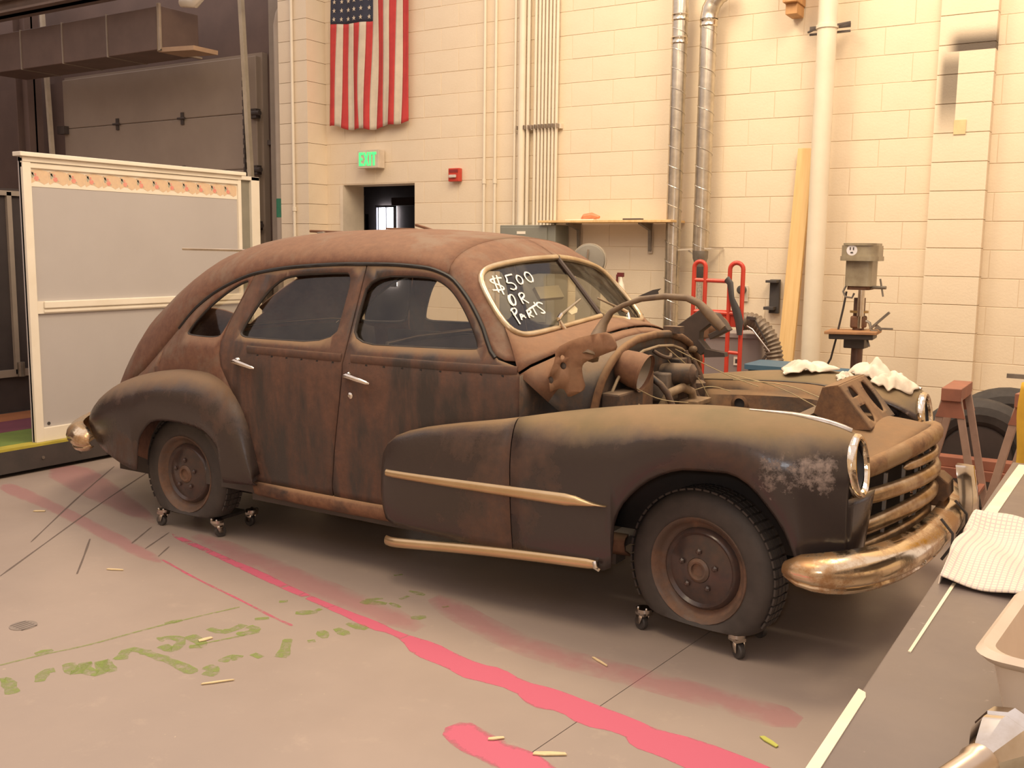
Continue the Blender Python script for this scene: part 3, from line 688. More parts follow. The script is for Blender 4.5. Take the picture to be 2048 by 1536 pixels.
# ================================================================ things standing along the wall
# ---- drill press
dp = thing('drill_press', 'grey rusty floor drill press with tilted brown table', 'drill press', (-1.605, 6.9, 0))
oliv = pm('worn_olive_enamel', (.34,.29,.20), (.20,.155,.10), 7, .35)
rusty = pm('brown_rust', (.20,.095,.05), (.12,.06,.035), 14, .8)
MB().lathe([(.20,0),(.22,.02),(.2,.05),(.07,.06)], (0,0,0), (0,0,1), 24).build('base', rusty, dp)
MB().cyl((0,0,.05),(0,0,1.32),.038,18).build('column', pm('brown_steel',(.17,.10,.075),(.12,.075,.06),12,.35,.5), dp)
def rr(w, d, r, n=5):
    out = []
    for (cx, cy, a0) in ((w-r,d-r,0),(-w+r,d-r,90),(-w+r,-d+r,180),(w-r,-d+r,270)):
        for k in range(n+1):
            a = math.radians(a0+90*k/n); out.append((cx+r*math.cos(a), cy+r*math.sin(a)))
    return out
R33 = Matrix.Rotation(.05, 4, 'Z')
hd = MB()
for (z0, z1, w, d) in ((1.565,1.595,.122,.15),(1.595,1.665,.116,.143)): hd.prism(rr(w, d, .055), 'z', z0, z1)
hd.prism(rr(.105,.15,.05), 'z', 1.665, 1.68)
hd.xf(R33); hdo = hd.build('pulley_guard', oliv, dp)
bd = Vector((.25,-1,0)).normalized()
MB().lathe([(.034,0),(.034,.004)], (-.035,-.141,1.633), (.05,-1,0), 20).build('badge', pm('badge_glare',(.9,.88,.92),None,3,.15), hdo)  # near-white colour stands for the flash reflecting off the badge
for dx in (-.010,.010): MB().box(-.035+dx-.0035, -.035+dx+.0035, -.148,-.144,1.636,1.653).build('badge_mark', black, hdo, smooth=0)
MB().box(-.043,-.027,-.148,-.144,1.615,1.623).build('badge_mark', black, hdo, smooth=0)
MB().prism(rr(.085,.12,.03), 'z', 1.40, 1.567).xf(R33).build('head_casting', oliv, dp)
MB().prism(rr(.07,.11,.03), 'z', 1.375, 1.402).xf(R33).build('quill_collar', rusty, dp)
MB().cyl((.02,-.05,1.20),(.02,-.05,1.38),.022,14).cyl((.02,-.05,1.12),(.02,-.05,1.2),.014,10).build('quill', chrome, dp)
h_ = MB().cyl((.06,-.04,1.392),(.175,-.06,1.394),.011,10)
h_.cyl((.135,-.055,1.45),(.16,-.06,1.335),.006,8).build('feed_handle', steel, dp)
MB().tube([(-.085,-.04,1.40),(-.10,-.05,1.36),(-.08,-.055,1.325),(-.04,-.05,1.32),(-.03,-.04,1.35)], .007, 8).build('feed_spring', steel, dp)
MB().cyl((0,0,1.22),(0,0,1.235),.06,18).build('depth_collar', pm('brass_brown',(.45,.30,.13),None,9,.35,.7), dp)
MB().box(-.045,.045,-.05,.05,1.12,1.20).build('column_clamp', rusty, dp, bevel=.01)
tb = MB().obox((-.02,-.05,1.095),(.165,.14,.010),(1,.1,.02)).build('table', pm('rusty_table',(.44,.23,.10),(.30,.15,.07),9,.7), dp, smooth=0, bevel=.004)
MB().obox((-.02,-.05,1.068),(.14,.11,.018),(1,.1,.02)).box(-.075,.06,-.07,.06,.985,1.05).build('table_bracket', hing, dp, smooth=0, bevel=.006)
MB().cyl((.085,-.1,1.05),(.105,-.12,1.01),.007,8).build('table_lock', steel, dp)
MB().tube([(.06,-.05,1.17),(.085,-.06,1.16),(.10,-.06,1.11),(.14,-.06,1.105)], .010,8).bar((.09,-.06,1.12),(.21,-.08,1.235),.016,.014).bar((.12,-.06,1.125),(.235,-.07,1.128),.014,.012).bar((.12,-.06,1.15),(.165,-.06,1.115),.014,.02).build('drill_vise', steel, dp)
MB().tube([(-.085,-.02,1.36),(-.10,-.02,1.25),(-.135,-.02,1.05),(-.17,.0,.90),(-.24,.05,.78),(-.32,.1,.70)], .007, 8).build('power_cord', black, dp)

# ---- red hand truck
ht = thing('hand_truck', 'red tubular hand truck with two looped handles by ducts', 'hand truck', (-2.50, 6.62, 0), .12)
rt = .0155
def loop(x0, x1, zt): 
    r = (x1-x0)/2; c = (x0+x1)/2
    return [(x0,0,.05),(x0,0,zt-r)]+[(c-r*math.cos(a), 0, zt-r+r*math.sin(a)) for a in [PI*k/10 for k in range(1,10)]]+[(x1,0,zt-r),(x1,0,.6)]
MB().tube(loop(-.165,-.085,1.545), rt, 10).build('handle_loop', redpaint, ht, smooth=50)
MB().tube(loop(.085,.175,1.54), rt, 10).build('handle_loop', redpaint, ht, smooth=50)
MB().cyl((-.165,0,1.418),(.09,0,1.412),rt*.9,10).build('crossbar', redpaint, ht)
MB().cyl((-.165,0,1.20),(.175,0,1.19),rt*.9,10).build('crossbar', redpaint, ht)
MB().cyl((.085,0,.925),(.175,0,.92),rt*.8,10).build('crossbar', redpaint, ht)
MB().box(-.165,.175,.0,.02,1.10,1.215).build('back_plate', redpaint, ht, smooth=0, bevel=.004)
MB().box(-.2,.2,-.26,0,.02,.03).build('toe_plate', redpaint, ht, smooth=0)
for x in (-.23,.23): MB().lathe([(.03,-.03),(.12,-.035),(.13,-.02),(.13,.02),(.12,.035),(.03,.03)], (x,.10,.13), (1,0,0), 20).build('wheel', black, ht)
tag(MB().tube([(-2.43,6.61,1.43),(-2.40,6.60,1.40),(-2.385,6.60,1.30),(-2.35,6.60,1.22),(-2.325,6.60,1.14),(-2.32,6.60,1.05)], [.026,.026,.022,.034,.034,.02], 10, flat=.5).build('rubber_strap', black, smooth=50), 'black rubber strap hanging over the red hand truck handle', 'strap')
# flexible dust hose hanging from the machines
hp = [(-2.42,6.95,1.12),(-2.33,6.93,1.13),(-2.24,6.92,1.06),(-2.185,6.92,.96),(-2.165,6.92,.86),(-2.16,6.92,.70)]
hps = smoothpoly(hp, 3, False); rad = [.058+(.006 if i % 2 else -.006) for i in range(len(hps))]
tag(MB().tube(hps, rad, 16).build('flex_hose', pm('grey_brown_hose',(.25,.20,.15),(.17,.13,.095),30,.45,.2), smooth=70), 'ribbed grey flexible dust hose curving down behind hand truck', 'hose')
gb = thing('grey_bin', 'large dull grey bin behind the red hand truck', 'bin', (-2.60, 7.12, 0), .1)
gbm = pm('dull_mauve_grey', (.30,.255,.245), (.27,.23,.22), 3, .6)
MB().prism(rr(.30,.16,.04), 'z', 0, 1.0).build('bin_body', gbm, gb); MB().prism(rr(.315,.175,.05), 'z', 1.0, 1.03).build('rim', gbm, gb)
tag(MB().tube([(-2.34,6.80,1.10),(-2.30,6.80,1.08),(-2.17,6.80,.93)], .006, 8).build('bent_rod', chrome, smooth=50), 'shiny bent metal rod leaning beside the flexible hose', 'rod')
tag(MB().bar((-2.20,6.82,.90),(-2.27,6.82,.79),.022,.014).build('file_handle', hing, smooth=0), 'short dark bar leaning under the shiny bent rod', 'bar')
tag(MB().bar((-2.31,6.86,1.15),(-2.20,6.84,.98),.008,.008).bar((-2.36,6.86,1.155),(-2.30,6.86,1.15),.03,.02).build('wire_hook', black, smooth=0), 'thin black wire hook lying across the flexible hose', 'hook')
lt = MB().box(.10,.14,-.168,-.161,.80,.86).build('label_tag', white, gb, smooth=0); MB().box(.112,.128,-.170,-.167,.815,.845).build('tag_print', black, lt, smooth=0)
# blue carts behind the car
blu = pm('blue_plastic', (.07,.15,.22), (.06,.12,.18), 5, .5)
for x0, x1, z, lab in ((-2.13,-1.80,.905,'blue plastic tote behind the car under the pine plank'),(-1.76,-1.50,.885,'flat blue plastic tote lid beside the drill press column')):
    b_ = thing('tote_bin', lab, 'tote', ((x0+x1)/2, 6.32, 0), 0, 'blue totes behind the car'); w2 = (x1-x0)/2
    MB().prism(rr(w2-.02,.16,.04), 'z', .62, z-.03).build('tote_body', blu, b_); MB().prism(rr(w2,.18,.04), 'z', z-.03, z).build('lid', blu, b_)
bt = thing('shop_table', 'plain wooden table behind the car carrying the blue totes', 'table', (-1.80, 6.32, 0))
MB().box(-.40,.40,-.25,.25,.585,.62).build('table_top', pine, bt, smooth=0)
for x in (-.36,.36):
    for y in (-.2,.2): MB().box(x-.03,x+.03,y-.03,y+.03,0,.585).build('leg', pine, bt, smooth=0)
# ================================================================ the car (its own frame: x forward, y to its left, z up)
CARLOC, CARROT = (-1.434, 4.526, 0), math.radians(.283)
car = thing('sedan_car', 'rusty black 1940s four door sedan without its hood on dollies', 'car', CARLOC, CARROT)
RUST1, RUST2 = (.20,.085,.047), (.11,.050,.032)
DUST = (.235,.150,.085)
roofm = rust('roof_rust', (.185,.125,.088), (.200,.098,.060), (.140,.066,.044), (.235,.145,.085), .42, .30, (1,1,1), .7, 3.2)
doorm_ = rust('door_rust', (.045,.036,.033), (.145,.074,.050), (.100,.056,.041), DUST, .475, .8, (2.4,2.4,.55), .38, 1.6)
fendm = rust('fender_rust', (.050,.037,.033), (.14,.074,.048), (.09,.053,.040), DUST, .60, .75, (1.6,1.6,1.2), .22, 1.5)
fendf = rust('front_fender_paint', (.050,.037,.033), (.13,.072,.048), (.088,.054,.040), (.25,.165,.09), .60, .9, (1.2,1.2,1.2), .16, 1.5, bare=None)
cowlm = rust('cowl_rust', (.15,.095,.065), (.225,.112,.062), (.155,.075,.045), (.26,.155,.088), .38, .5, (1,1,1), .7, 2.4)
baym = rust('bay_rust', (.075,.055,.042), (.225,.120,.058), (.13,.068,.038), (.275,.170,.085), .46, .7, (1,1,1), .7, 2.6)
engm = rust('engine_grime_shade', (.05,.042,.038), (.15,.085,.05), (.07,.05,.04), (.26,.18,.11), .52, .6, (1,1,1), .5, 4)
goldc = pm('rust_stained_chrome', (.60,.45,.27), (.34,.21,.11), 14, .28, .72, .2, 60)
seatm = pm('grey_upholstery', (.12,.10,.095), (.09,.078,.072), 9, .9)
glassm = glass('side_window_glass', (.90,.88,.82), .06, .03, .05)

# ---- body surface
wb = curve([(-.55,.70),(-.85,.80),(-1.3,.855),(-1.8,.875),(-2.4,.865),(-2.9,.815),(-3.3,.74),(-3.7,.63),(-4.05,.49),(-4.3,.33),(-4.44,.16),(-4.48,.02)])
zb = curve([(-.5,1.10),(-2.7,1.098),(-3.05,1.07),(-3.3,.98),(-3.6,.86),(-4.0,.70),(-4.48,.5)])
zd = curve([(-.95,1.12),(-.993,1.125),(-1.109,1.277),(-1.221,1.399),(-1.336,1.482),(-1.482,1.519),(-1.70,1.530),(-1.95,1.527),(-2.29,1.508),(-2.58,1.470),(-2.85,1.385),(-3.06,1.272),(-3.234,1.13),(-3.45,.97),(-3.8,.76),(-4.2,.58),(-4.48,.48)])
TT = curve([(-1.0,1.60),(-1.158,1.632),(-1.34,1.668),(-1.62,1.698),(-1.96,1.713),(-2.35,1.706),(-2.74,1.680),(-3.1,1.614),(-3.4,1.498),(-3.7,1.318),(-3.95,1.10),(-4.15,.885),(-4.32,.69),(-4.42,.565),(-4.48,.485)])
def Wd(x, z):
    b, zz = wb(x), zb(x)
    if z <= zz: return max(0, b-.045*((zz-z)/.75)**2)
    return max(0, b-.018-(z-zz)*.40)
def sec(x, n=14):
    z0 = zd(x); w0 = Wd(x, z0); T = max(TT(x), z0+.005); out = []
    for i in range(n+1):
        a = PI/2*i/n; out.append((x, -w0*math.cos(a)**.92, z0+(T-z0)*math.sin(a)**.95))
    return out
xs = [-1.34-.12*i for i in range(18)]+[-3.48,-3.60,-3.72,-3.84,-3.94,-4.03,-4.11,-4.18,-4.24,-4.30,-4.35,-4.39,-4.42,-4.45,-4.47,-4.48]
rows = []
for x in xs:
    s_ = sec(x); rows.append(s_+[(p[0], -p[1], p[2]) for p in s_[-2::-1]])
rm = MB().grid(rows); keep = []; pane = []
for f_ in rm.f:
    cx = sum(rm.v[i][0] for i in f_)/4; cy = abs(sum(rm.v[i][1] for i in f_)/4)
    (pane if (-3.80 < cx < -3.38 and .05 < cy < .42) else keep).append(f_)
rp = MB(); rp.v = list(rm.v); rp.f = pane; rm.f = keep
roof = rm.build('roof_shell', roofm, car, smooth=60, solid=.012)
used_ = sorted({i for f_ in rp.f for i in f_}); ix = {i: k for k, i in enumerate(used_)}
rp.v = [rp.v[i] for i in used_]; rp.f = [tuple(ix[i] for i in f_) for f_ in rp.f]
rp.build('rear_window', glassm, car, smooth=60)
# drip rails
for s in (1,-1):
    xx = [-1.0-.03*i for i in range(75)]
    MB().tube([(x, s*(Wd(x, zd(x))+.006), zd(x)+.002) for x in xx], .010, 6).build('drip_rail', pm('black_seal',(.02,.018,.018),None,9,.6), car, smooth=60)
# lower tail panel
rows = []
for x in [-3.37,-3.44,-3.5,-3.6,-3.7,-3.8,-3.9,-4.0,-4.1]+[-4.18,-4.26,-4.33,-4.39,-4.44,-4.47,-4.48]:
    rows.append([(x, -Wd(x, z0), z0) for z0 in [.32+(zd(x)-.32)*k/8 for k in range(9)]])
for s in (1,-1): MB().grid([[(p[0], s*p[1], p[2]) for p in r] for r in rows]).build('tail_panel', roofm, car, smooth=60, solid=.01)

def both(name, outer, holes, mat, step=.07, sub=None, off=0.0, solid=.014):
    res = []
    for s in (-1,1):
        mb = trimmed(outer, holes, step, lambda x, z: (x, s*(Wd(x, z)+off), z))
        o = mb.build(name, mat, car, smooth=40, solid=solid); res.append((s, o))
        if sub: sub(s, o)
    return res
def drip(x0, x1, n, eps=.003):
    return [(x0+(x1-x0)*i/n, zd(x0+(x1-x0)*i/n)-eps) for i in range(n+1)]
def frame_of(hole, mat, r=.009):
    def f(s, o):
        hp = dense(hole, .03); hp.append(hp[0])
        MB().tube([(x, s*(Wd(x, z)-.004), z) for x, z in hp], r, 6, caps=False).build('window_frame', mat, o, smooth=60)
        trimmed(hole, [], .2, lambda x, z: (x, s*(Wd(x, z)-.022), z)).build('window_glass', glassm, o, smooth=40)
    return f
seal = pm('window_rubber', (.045,.036,.032), None, 12, .6)
# windows (outlines on the side of the body)
fw_h = smoothpoly([(-1.800,1.475),(-1.45,1.482),(-1.36,1.455),(-1.275,1.40),(-1.18,1.30),(-1.085,1.165),(-1.12,1.155),(-1.45,1.150),(-1.805,1.145),(-1.812,1.3)], 2)
rw_h = smoothpoly([(-1.905,1.485),(-2.0,1.487),(-2.33,1.468),(-2.42,1.43),(-2.50,1.35),(-2.59,1.19),(-2.60,1.135),(-2.45,1.133),(-1.915,1.140),(-1.908,1.3)], 2)
qw_h = smoothpoly([(-2.63,1.435),(-2.70,1.42),(-2.82,1.362),(-2.96,1.268),(-3.07,1.165),(-3.10,1.12),(-3.05,1.112),(-2.78,1.115),(-2.74,1.15),(-2.66,1.33)], 2)
def handle(s, o, x, z, lock):
    y = s*(Wd(x, z)); k = s
    MB().lathe([(.024,0),(.022,.014),(.012,.03)], (x-.05, y, z+.012), (0,k,0), 16).build('handle_base', chrome, o)
    MB().tube([(x-.06,y+k*.03,z+.012),(x-.03,y+k*.042,z+.016),(x+.02,y+k*.044,z+.006),(x+.085,y+k*.040,z-.008),(x+.10,y+k*.034,z-.012)], [.012,.015,.013,.010,.005], 10).build('door_handle', chrome, o, smooth=60)
    if lock: MB().lathe([(.016,0),(.016,.008),(.008,.014)], (x-.045, s*Wd(x, z-.085), z-.085), (0,k,0), 14).build('door_lock', chrome, o)
fd = [(-1.825,zd(-1.83)-.003)]+drip(-1.78,-.985,16)+[(-.905,1.10),(-.868,1.06),(-.862,.88),(-.862,.372),(-1.93,.372),(-1.935,.42),(-1.90,.62),(-1.855,.85),(-1.83,1.0),(-1.825,1.10)]
def fsub(s, o):
    frame_of(fw_h, seal)(s, o); handle(s, o, -1.74, .985, True)
both('door', fd, [fw_h], doorm_, .07, fsub)
rd = [(-1.833,zd(-1.84)-.003)]+drip(-1.89,-2.60,12)+[(-2.615,1.42),(-2.70,1.22),(-2.735,1.10),(-2.72,.98),(-2.60,.80),(-2.50,.55),(-2.49,.372),(-1.94,.372),(-1.943,.42),(-1.908,.62),(-1.863,.85),(-1.838,1.0),(-1.833,1.10)]
def rsub(s, o):
    frame_of(rw_h, seal)(s, o); handle(s, o, -2.52, 1.0, False)
both('door', rd, [rw_h], doorm_, .07, rsub)
qd = drip(-2.605,-3.40,14,.004)+[(-3.45,.67),(-2.60,.67),(-2.61,.80),(-2.728,.98),(-2.743,1.10),(-2.708,1.22),(-2.622,1.42)]
both('quarter_panel', qd, [qw_h], roofm, .07, frame_of(qw_h, seal))
for s in (-1,1):
    prof_ = [(-.862,.812,1.060),(-.852,.74,1.085),(-.83,.655,1.075),(-.77,.625,1.02),(-.69,.612,.92),(-.61,.605,.80)]
    MB().grid([[(x, s*y, z0) for z0 in [.38+(zt_-.38)*k/6 for k in range(7)]] for x, y, zt_ in prof_]).build('cowl_side', engm, car, smooth=50, solid=.008)  # dark material also carries the shade of the recess below the hood line
# belt moulding with its clip holes
for s in (-1,1):
    bx_ = [-.88-.06*i for i in range(33)]
    for (a, b) in ((0,16),(16,28)):
        seg_ = bx_[a:b]
        MB().tube([(x, s*(Wd(x, zb(x)-.012)+.001), zb(x)-.018) for x in seg_], .020, 8, flat=.28, up=(0,0,1)).build('belt_moulding', doorm_, car, smooth=60)
    hm = MB()
    for i in range(15):
        x = -.95-.105*i; hm.lathe([(.0075,0),(.0075,.003)], (x, s*(Wd(x, 1.05)), 1.052), (0,s,0), 8)
    tag(hm.build('clip_holes', pm('black_seal',(.02,.018,.018),None,9,.6), car), kind='stuff')
    # rocker panel
    MB().grid([[(x, s*(Wd(x,.372)+dy), z) for dy, z in ((-.02,.375),(.012,.366),(.022,.345),(.012,.31),(-.05,.275))] for x in (-2.50,-2.2,-1.9,-1.6,-1.2,-.9,-.6,-.4)]).build('rocker_panel', rust('rocker_rust',(.05,.035,.03),(.24,.125,.07),(.15,.075,.045),(.36,.22,.12),.40,.9,(1,1,1),.6,3), car, smooth=50, solid=.01)

# ---- windshield: two flat panes meeting at a centre post
PB = Vector((-.885,0,1.28)); PU = Vector((.11777119,.98927799,.08636554)); PV = Vector((-.67338103,.01563717,.73913021)); PN = Vector((.72985474,-.14520516,.66800264))
def gp(u, v, d=0, s=-1):
    p = PB+PU*u+PV*v+PN*d; return (p.x, p.y if s < 0 else -p.y, p.z)
GL = [(-.010,.392),(-.23,.405),(-.40,.402),(-.54,.392),(-.615,.372),(-.662,.335),(-.688,.275),(-.708,.18),(-.716,.10),(-.705,.04),(-.67,.005),(-.62,-.010),(-.50,-.014),(-.28,-.009),(-.010,-.002)]
glsm = smoothpoly(GL[:1]+GL[1:-1]+GL[-1:], 1, False)
wsm = glass('windshield_glass', (.88,.86,.76), .10, .03, .20)
chalk = pm('white_chalk_paint', (.92,.90,.86), None, 30, .8)
for s in (-1,1):
    g = trimmed(glsm, [], .09, lambda u, v: gp(u, v, 0, s)).build('windshield', wsm, car, smooth=20)
    cp_ = [gp(u, v, .008, s) for u, v in glsm]
    MB().tube(cp_, .0155, 8).build('windshield_trim', pm('dull_trim',(.66,.55,.38),(.52,.40,.25),10,.28,.8), g, smooth=60)
    if s < 0:
        ST = [[(-0.516, 0.3236), (-0.5571, 0.3275), (-0.5979, 0.3227), (-0.6057, 0.3135), (-0.5883, 0.2984), (-0.5544, 0.2808), (-0.5442, 0.2655), (-0.5578, 0.2557), (-0.598, 0.2589), (-0.6314, 0.2638)], [(-0.564, 0.3424), (-0.5868, 0.293), (-0.6015, 0.2442)], [(-0.5373, 0.3419), (-0.5646, 0.2797), (-0.5787, 0.2281)], [(-0.4273, 0.3339), (-0.4792, 0.3312)], [(-0.4792, 0.3312), (-0.4844, 0.3074), (-0.5063, 0.2896), (-0.4677, 0.2868), (-0.4545, 0.2694), (-0.4645, 0.251), (-0.4896, 0.2442), (-0.5075, 0.2561)], [(-0.3966, 0.3235), (-0.4163, 0.3087), (-0.4229, 0.2833), (-0.4141, 0.2679), (-0.3904, 0.2762), (-0.3749, 0.3005), (-0.3817, 0.3184), (-0.3966, 0.3235)], [(-0.322, 0.3336), (-0.3443, 0.3177), (-0.3471, 0.2915), (-0.3357, 0.2713), (-0.3125, 0.2734), (-0.2955, 0.3006), (-0.2995, 0.3291), (-0.322, 0.3336)], [(-0.5526, 0.2191), (-0.5692, 0.2038), (-0.5792, 0.175), (-0.5692, 0.1582), (-0.546, 0.1647), (-0.5265, 0.1922), (-0.5238, 0.2199), (-0.5404, 0.2224), (-0.561, 0.2026), (-0.5683, 0.1733), (-0.5625, 0.1622)], [(-0.482, 0.2137), (-0.4931, 0.1589)], [(-0.482, 0.2137), (-0.4577, 0.223), (-0.442, 0.2155), (-0.4487, 0.2009), (-0.4751, 0.1894), (-0.4848, 0.1858)], [(-0.4771, 0.1872), (-0.4526, 0.1576)], [(-0.6034, 0.1336), (-0.6116, 0.0553)], [(-0.6107, 0.1323), (-0.5964, 0.145), (-0.5681, 0.1455), (-0.571, 0.1283), (-0.5928, 0.1143), (-0.612, 0.1101)], [(-0.5815, 0.0749), (-0.5626, 0.1168), (-0.5446, 0.0811)], [(-0.5779, 0.0893), (-0.5436, 0.096)], [(-0.5072, 0.1153), (-0.5199, 0.0769)], [(-0.51, 0.1157), (-0.488, 0.1223), (-0.4774, 0.1129), (-0.4903, 0.1023), (-0.5102, 0.098)], [(-0.5082, 0.0966), (-0.487, 0.0779)], [(-0.4485, 0.1338), (-0.4586, 0.0842)], [(-0.4868, 0.1236), (-0.4126, 0.141)], [(-0.4144, 0.1568), (-0.4191, 0.1446)], [(-0.3636, 0.1384), (-0.3828, 0.1519), (-0.4035, 0.1473), (-0.4132, 0.1333), (-0.3992, 0.113), (-0.3889, 0.0958), (-0.3915, 0.0859), (-0.4099, 0.0874), (-0.418, 0.0928)]]
        for q in ST:
            pp = smoothpoly(q, 2, False) if len(q) > 2 else q
            MB().tube([gp(u, v, .004) for u, v in pp], .0048, 6, flat=.35, up=tuple(PU)).build('chalk_stroke', chalk, g, smooth=60)
    # wiper: pivot, arm and blade
    MB().tube([gp(-.345,-.045,.0,s), gp(-.365,-.02,.02,s), gp(-.378,.012,.034,s)], [.016,.013,.009], 8).build('wiper_pivot', chrome, g, smooth=60)
    MB().tube([gp(-.378,.02,.034,s), gp(-.33,.042,.03,s)], .011, 8).build('wiper_knuckle', chrome, g)
    MB().tube([gp(-.33,.042,.03,s), gp(-.09,.1115,.022,s)], [.008,.005], 8).build('wiper_arm', pm('grey_wiper',(.42,.36,.28),None,9,.4,.6), g)
# inspection sticker and centre post
MB().add([gp(-.21,.07,-.004), gp(-.165,.10,-.004), gp(-.13,.10,-.004), gp(-.125,.075,-.004), gp(-.15,.055,-.004), gp(-.20,.05,-.004)], [(0,1,2,3,4,5)]).build('sticker', white, car, smooth=0, solid=.002)
MB().tube([gp(0,-.005,.004), gp(0,.2,.006), gp(0,.40,.004)], .013, 8).build('centre_post', pm('dark_brown_rubber',(.07,.045,.035),None,9,.6), car)
MB().add([gp(-.19,.30,-.10),gp(.0,.285,-.10),gp(-.02,.21,-.10),gp(-.21,.225,-.10)], [(0,1,2,3)]).build('rear_view_mirror', pm('olive_grey',(.26,.23,.16),None,4,.5), car, smooth=0, solid=.02)
# surround: from the door opening and roof edge to the glass
def resample(pts, n):
    P_ = [Vector(p) for p in pts]; L = [0]
    for a, b in zip(P_, P_[1:]): L.append(L[-1]+(b-a).length)
    out = []
    for i in range(n):
        d = L[-1]*i/(n-1); k = max(j for j in range(len(L)-1) if L[j] <= d+1e-9); f_ = (d-L[k])/max(1e-9, L[k+1]-L[k]); out.append(P_[k]+(P_[k+1]-P_[k])*min(1, f_))
    return out
for s in (-1,1):
    o1 = [(x, s*Wd(x, zd(x)), zd(x)) for x in (-.90,-.955,-.99,-1.05,-1.109,-1.165,-1.221,-1.28,-1.34)]
    o2 = [(p[0], p[1] if s < 0 else -p[1], p[2]) for p in sec(-1.34)][1:]
    g1 = [gp(u, v, .004, s) for u, v in GL[::-1] if u <= -.64]
    g2 = [gp(u, v, .004, s) for u, v in GL[::-1] if u > -.64 and v > .2]
    # pillar part and header part matched separately
    N1, N2 = 12, 16
    A_ = resample(o1, N1)+resample([o1[-1]]+o2, N2)[1:]
    B_ = resample(g1[:-1], N1)+resample([g1[-2]]+g1[-1:]+g2, N2)[1:]
    rows = []
    for k in range(7):
        f_ = k/6; bul = .007*math.sin(PI*f_)**2
        rows.append([tuple(a+(b-a)*f_+Vector((.55,s*.45,.7)).normalized()*bul) for a, b in zip(A_, B_)])
    MB().grid(rows).build('windshield_surround', roofm, car, smooth=60, solid=.008)
    # cowl top: from the lower glass edge to the hood line
    low = [gp(u, v, .004, s) for u, v in ((0,-.012),(-.15,-.016),(-.28,-.020),(-.42,-.024),(-.55,-.026),(-.63,-.022),(-.69,-.0),(-.722,.06))]
    hood = [(-.70,0,1.243),(-.705,s*.15,1.238),(-.715,s*.30,1.222),(-.735,s*.45,1.198),(-.765,s*.58,1.168),(-.80,s*.68,1.138),(-.84,s*.765,1.108),(-.875,s*.808,1.075)]
    A_ = resample(low, 14); B_ = resample(hood, 14); rows = []
    for k in range(7):
        f_ = k/6; rows.append([tuple(a+(b-a)*f_+Vector((0,0,.014*math.sin(PI*f_)))) for a, b in zip(A_, B_)])
    MB().grid(rows).build('cowl_top', cowlm, car, smooth=60, solid=.006)
    # hood ledge in front of it, then the firewall flange
    lip = [Vector(p)+Vector((.004,0,-.012)) for p in B_]
    fwd = resample([(-.585,0,1.205),(-.585,s*.2,1.196),(-.585,s*.36,1.165),(-.585,s*.48,1.11),(-.59,s*.56,1.03),(-.60,s*.59,.95),(-.61,s*.60,.86),(-.61,s*.605,.78)] if s < 0 else [(-.585,0,1.205),(-.585,s*.2,1.196),(-.585,s*.36,1.165),(-.585,s*.5,1.11),(-.59,s*.60,1.03),(-.60,s*.645,.95),(-.61,s*.66,.86),(-.62,s*.665,.78)], 14)
    mid_ = [p*.62+q*.38+Vector((0,-s*.012,-.014)) for p, q in zip(lip, fwd)]
    MB().grid([[tuple(p) for p in lip], [tuple(p) for p in mid_]]).build('hood_ledge', cowlm, car, smooth=60, solid=.006)
    MB().grid([[tuple(p) for p in mid_], [tuple(p*.5+q*.5+Vector((0,-s*.02,-.012))) for p, q in zip(mid_, fwd)], [tuple(q) for q in fwd]]).build('ledge_channel', engm, car, smooth=60, solid=.006)  # lower ledge coloured dark to read as the shaded hollow
    MB().tube([tuple(q) for q in fwd], .020, 8, flat=.9).build('firewall_flange', baym, car, smooth=60)
    MB().tube([tuple(Vector((q.x+.02, q.y*.88, q.z-.055))) for q in fwd], .007, 6).build('firewall_wire', pm('tan_wire',(.42,.32,.2),None,9,.7), car, smooth=60)
# firewall
poly = [(-.60,.30),(.665,.30),(.665,.86),(.645,.95),(.60,1.03),(.5,1.11),(.36,1.165),(.2,1.196),(0,1.205),(-.2,1.196),(-.36,1.165),(-.48,1.11),(-.56,1.03),(-.59,.95),(-.60,.86)]
MB().prism(poly, 'x', -.60, -.594).build('firewall', engm, car, smooth=0)

# ---- fenders as lofts over their stations
def fender(name, xs_, zt, yo, yi, zi, zbt, mat, crown=.5, n1=7, n2=9, n3=8, parent=car):
    obs = []
    for s in (-1,1):
        rows = []
        for x in xs_:
            T_, O_, I_, Zi, Zb = zt(x), yo(x), yi(x), zi(x), zbt(x)
            C_ = I_+(O_-I_)*crown; hh = min(.20, .55*(T_-Zb)); r = []
            for k in range(n1):
                f_ = k/n1; r.append((I_+(C_-I_)*f_, Zi+(T_-Zi)*math.sin(f_*PI/2)))
            for k in range(n2):
                a = PI/2*k/n2; r.append((C_+(O_-C_)*math.sin(a), T_-hh*(1-math.cos(a))))
            for k in range(n3+1):
                f_ = k/n3; z = (T_-hh)+(Zb-(T_-hh))*f_; r.append((O_-.035*f_*f_, z))
            rows.append([(x, s*p[0], p[1]) for p in r])
        obs.append(MB().grid(rows).build(name, mat, parent, smooth=50, solid=.006))
    return obs
fzt = curve([(-1.585,.585),(-1.575,.625),(-1.55,.675),(-1.5,.728),(-1.354,.785),(-1.212,.818),(-.888,.876),(-.565,.934),(-.222,.981),(.093,.998),(.30,.994),(.42,.978),(.50,.958),(.545,.940),(.565,.930)])
fyo = curve([(-1.585,.885),(-1.55,.925),(-1.45,.947),(-1.2,.957),(-.8,.962),(-.3,.966),(.0,.966),(.22,.955),(.38,.925),(.47,.885),(.53,.845),(.565,.815)])
fyi = curve([(-1.585,.86),(-.87,.84),(-.80,.80),(-.6,.665),(-.35,.575),(0,.535),(.3,.535),(.46,.55),(.565,.575)])
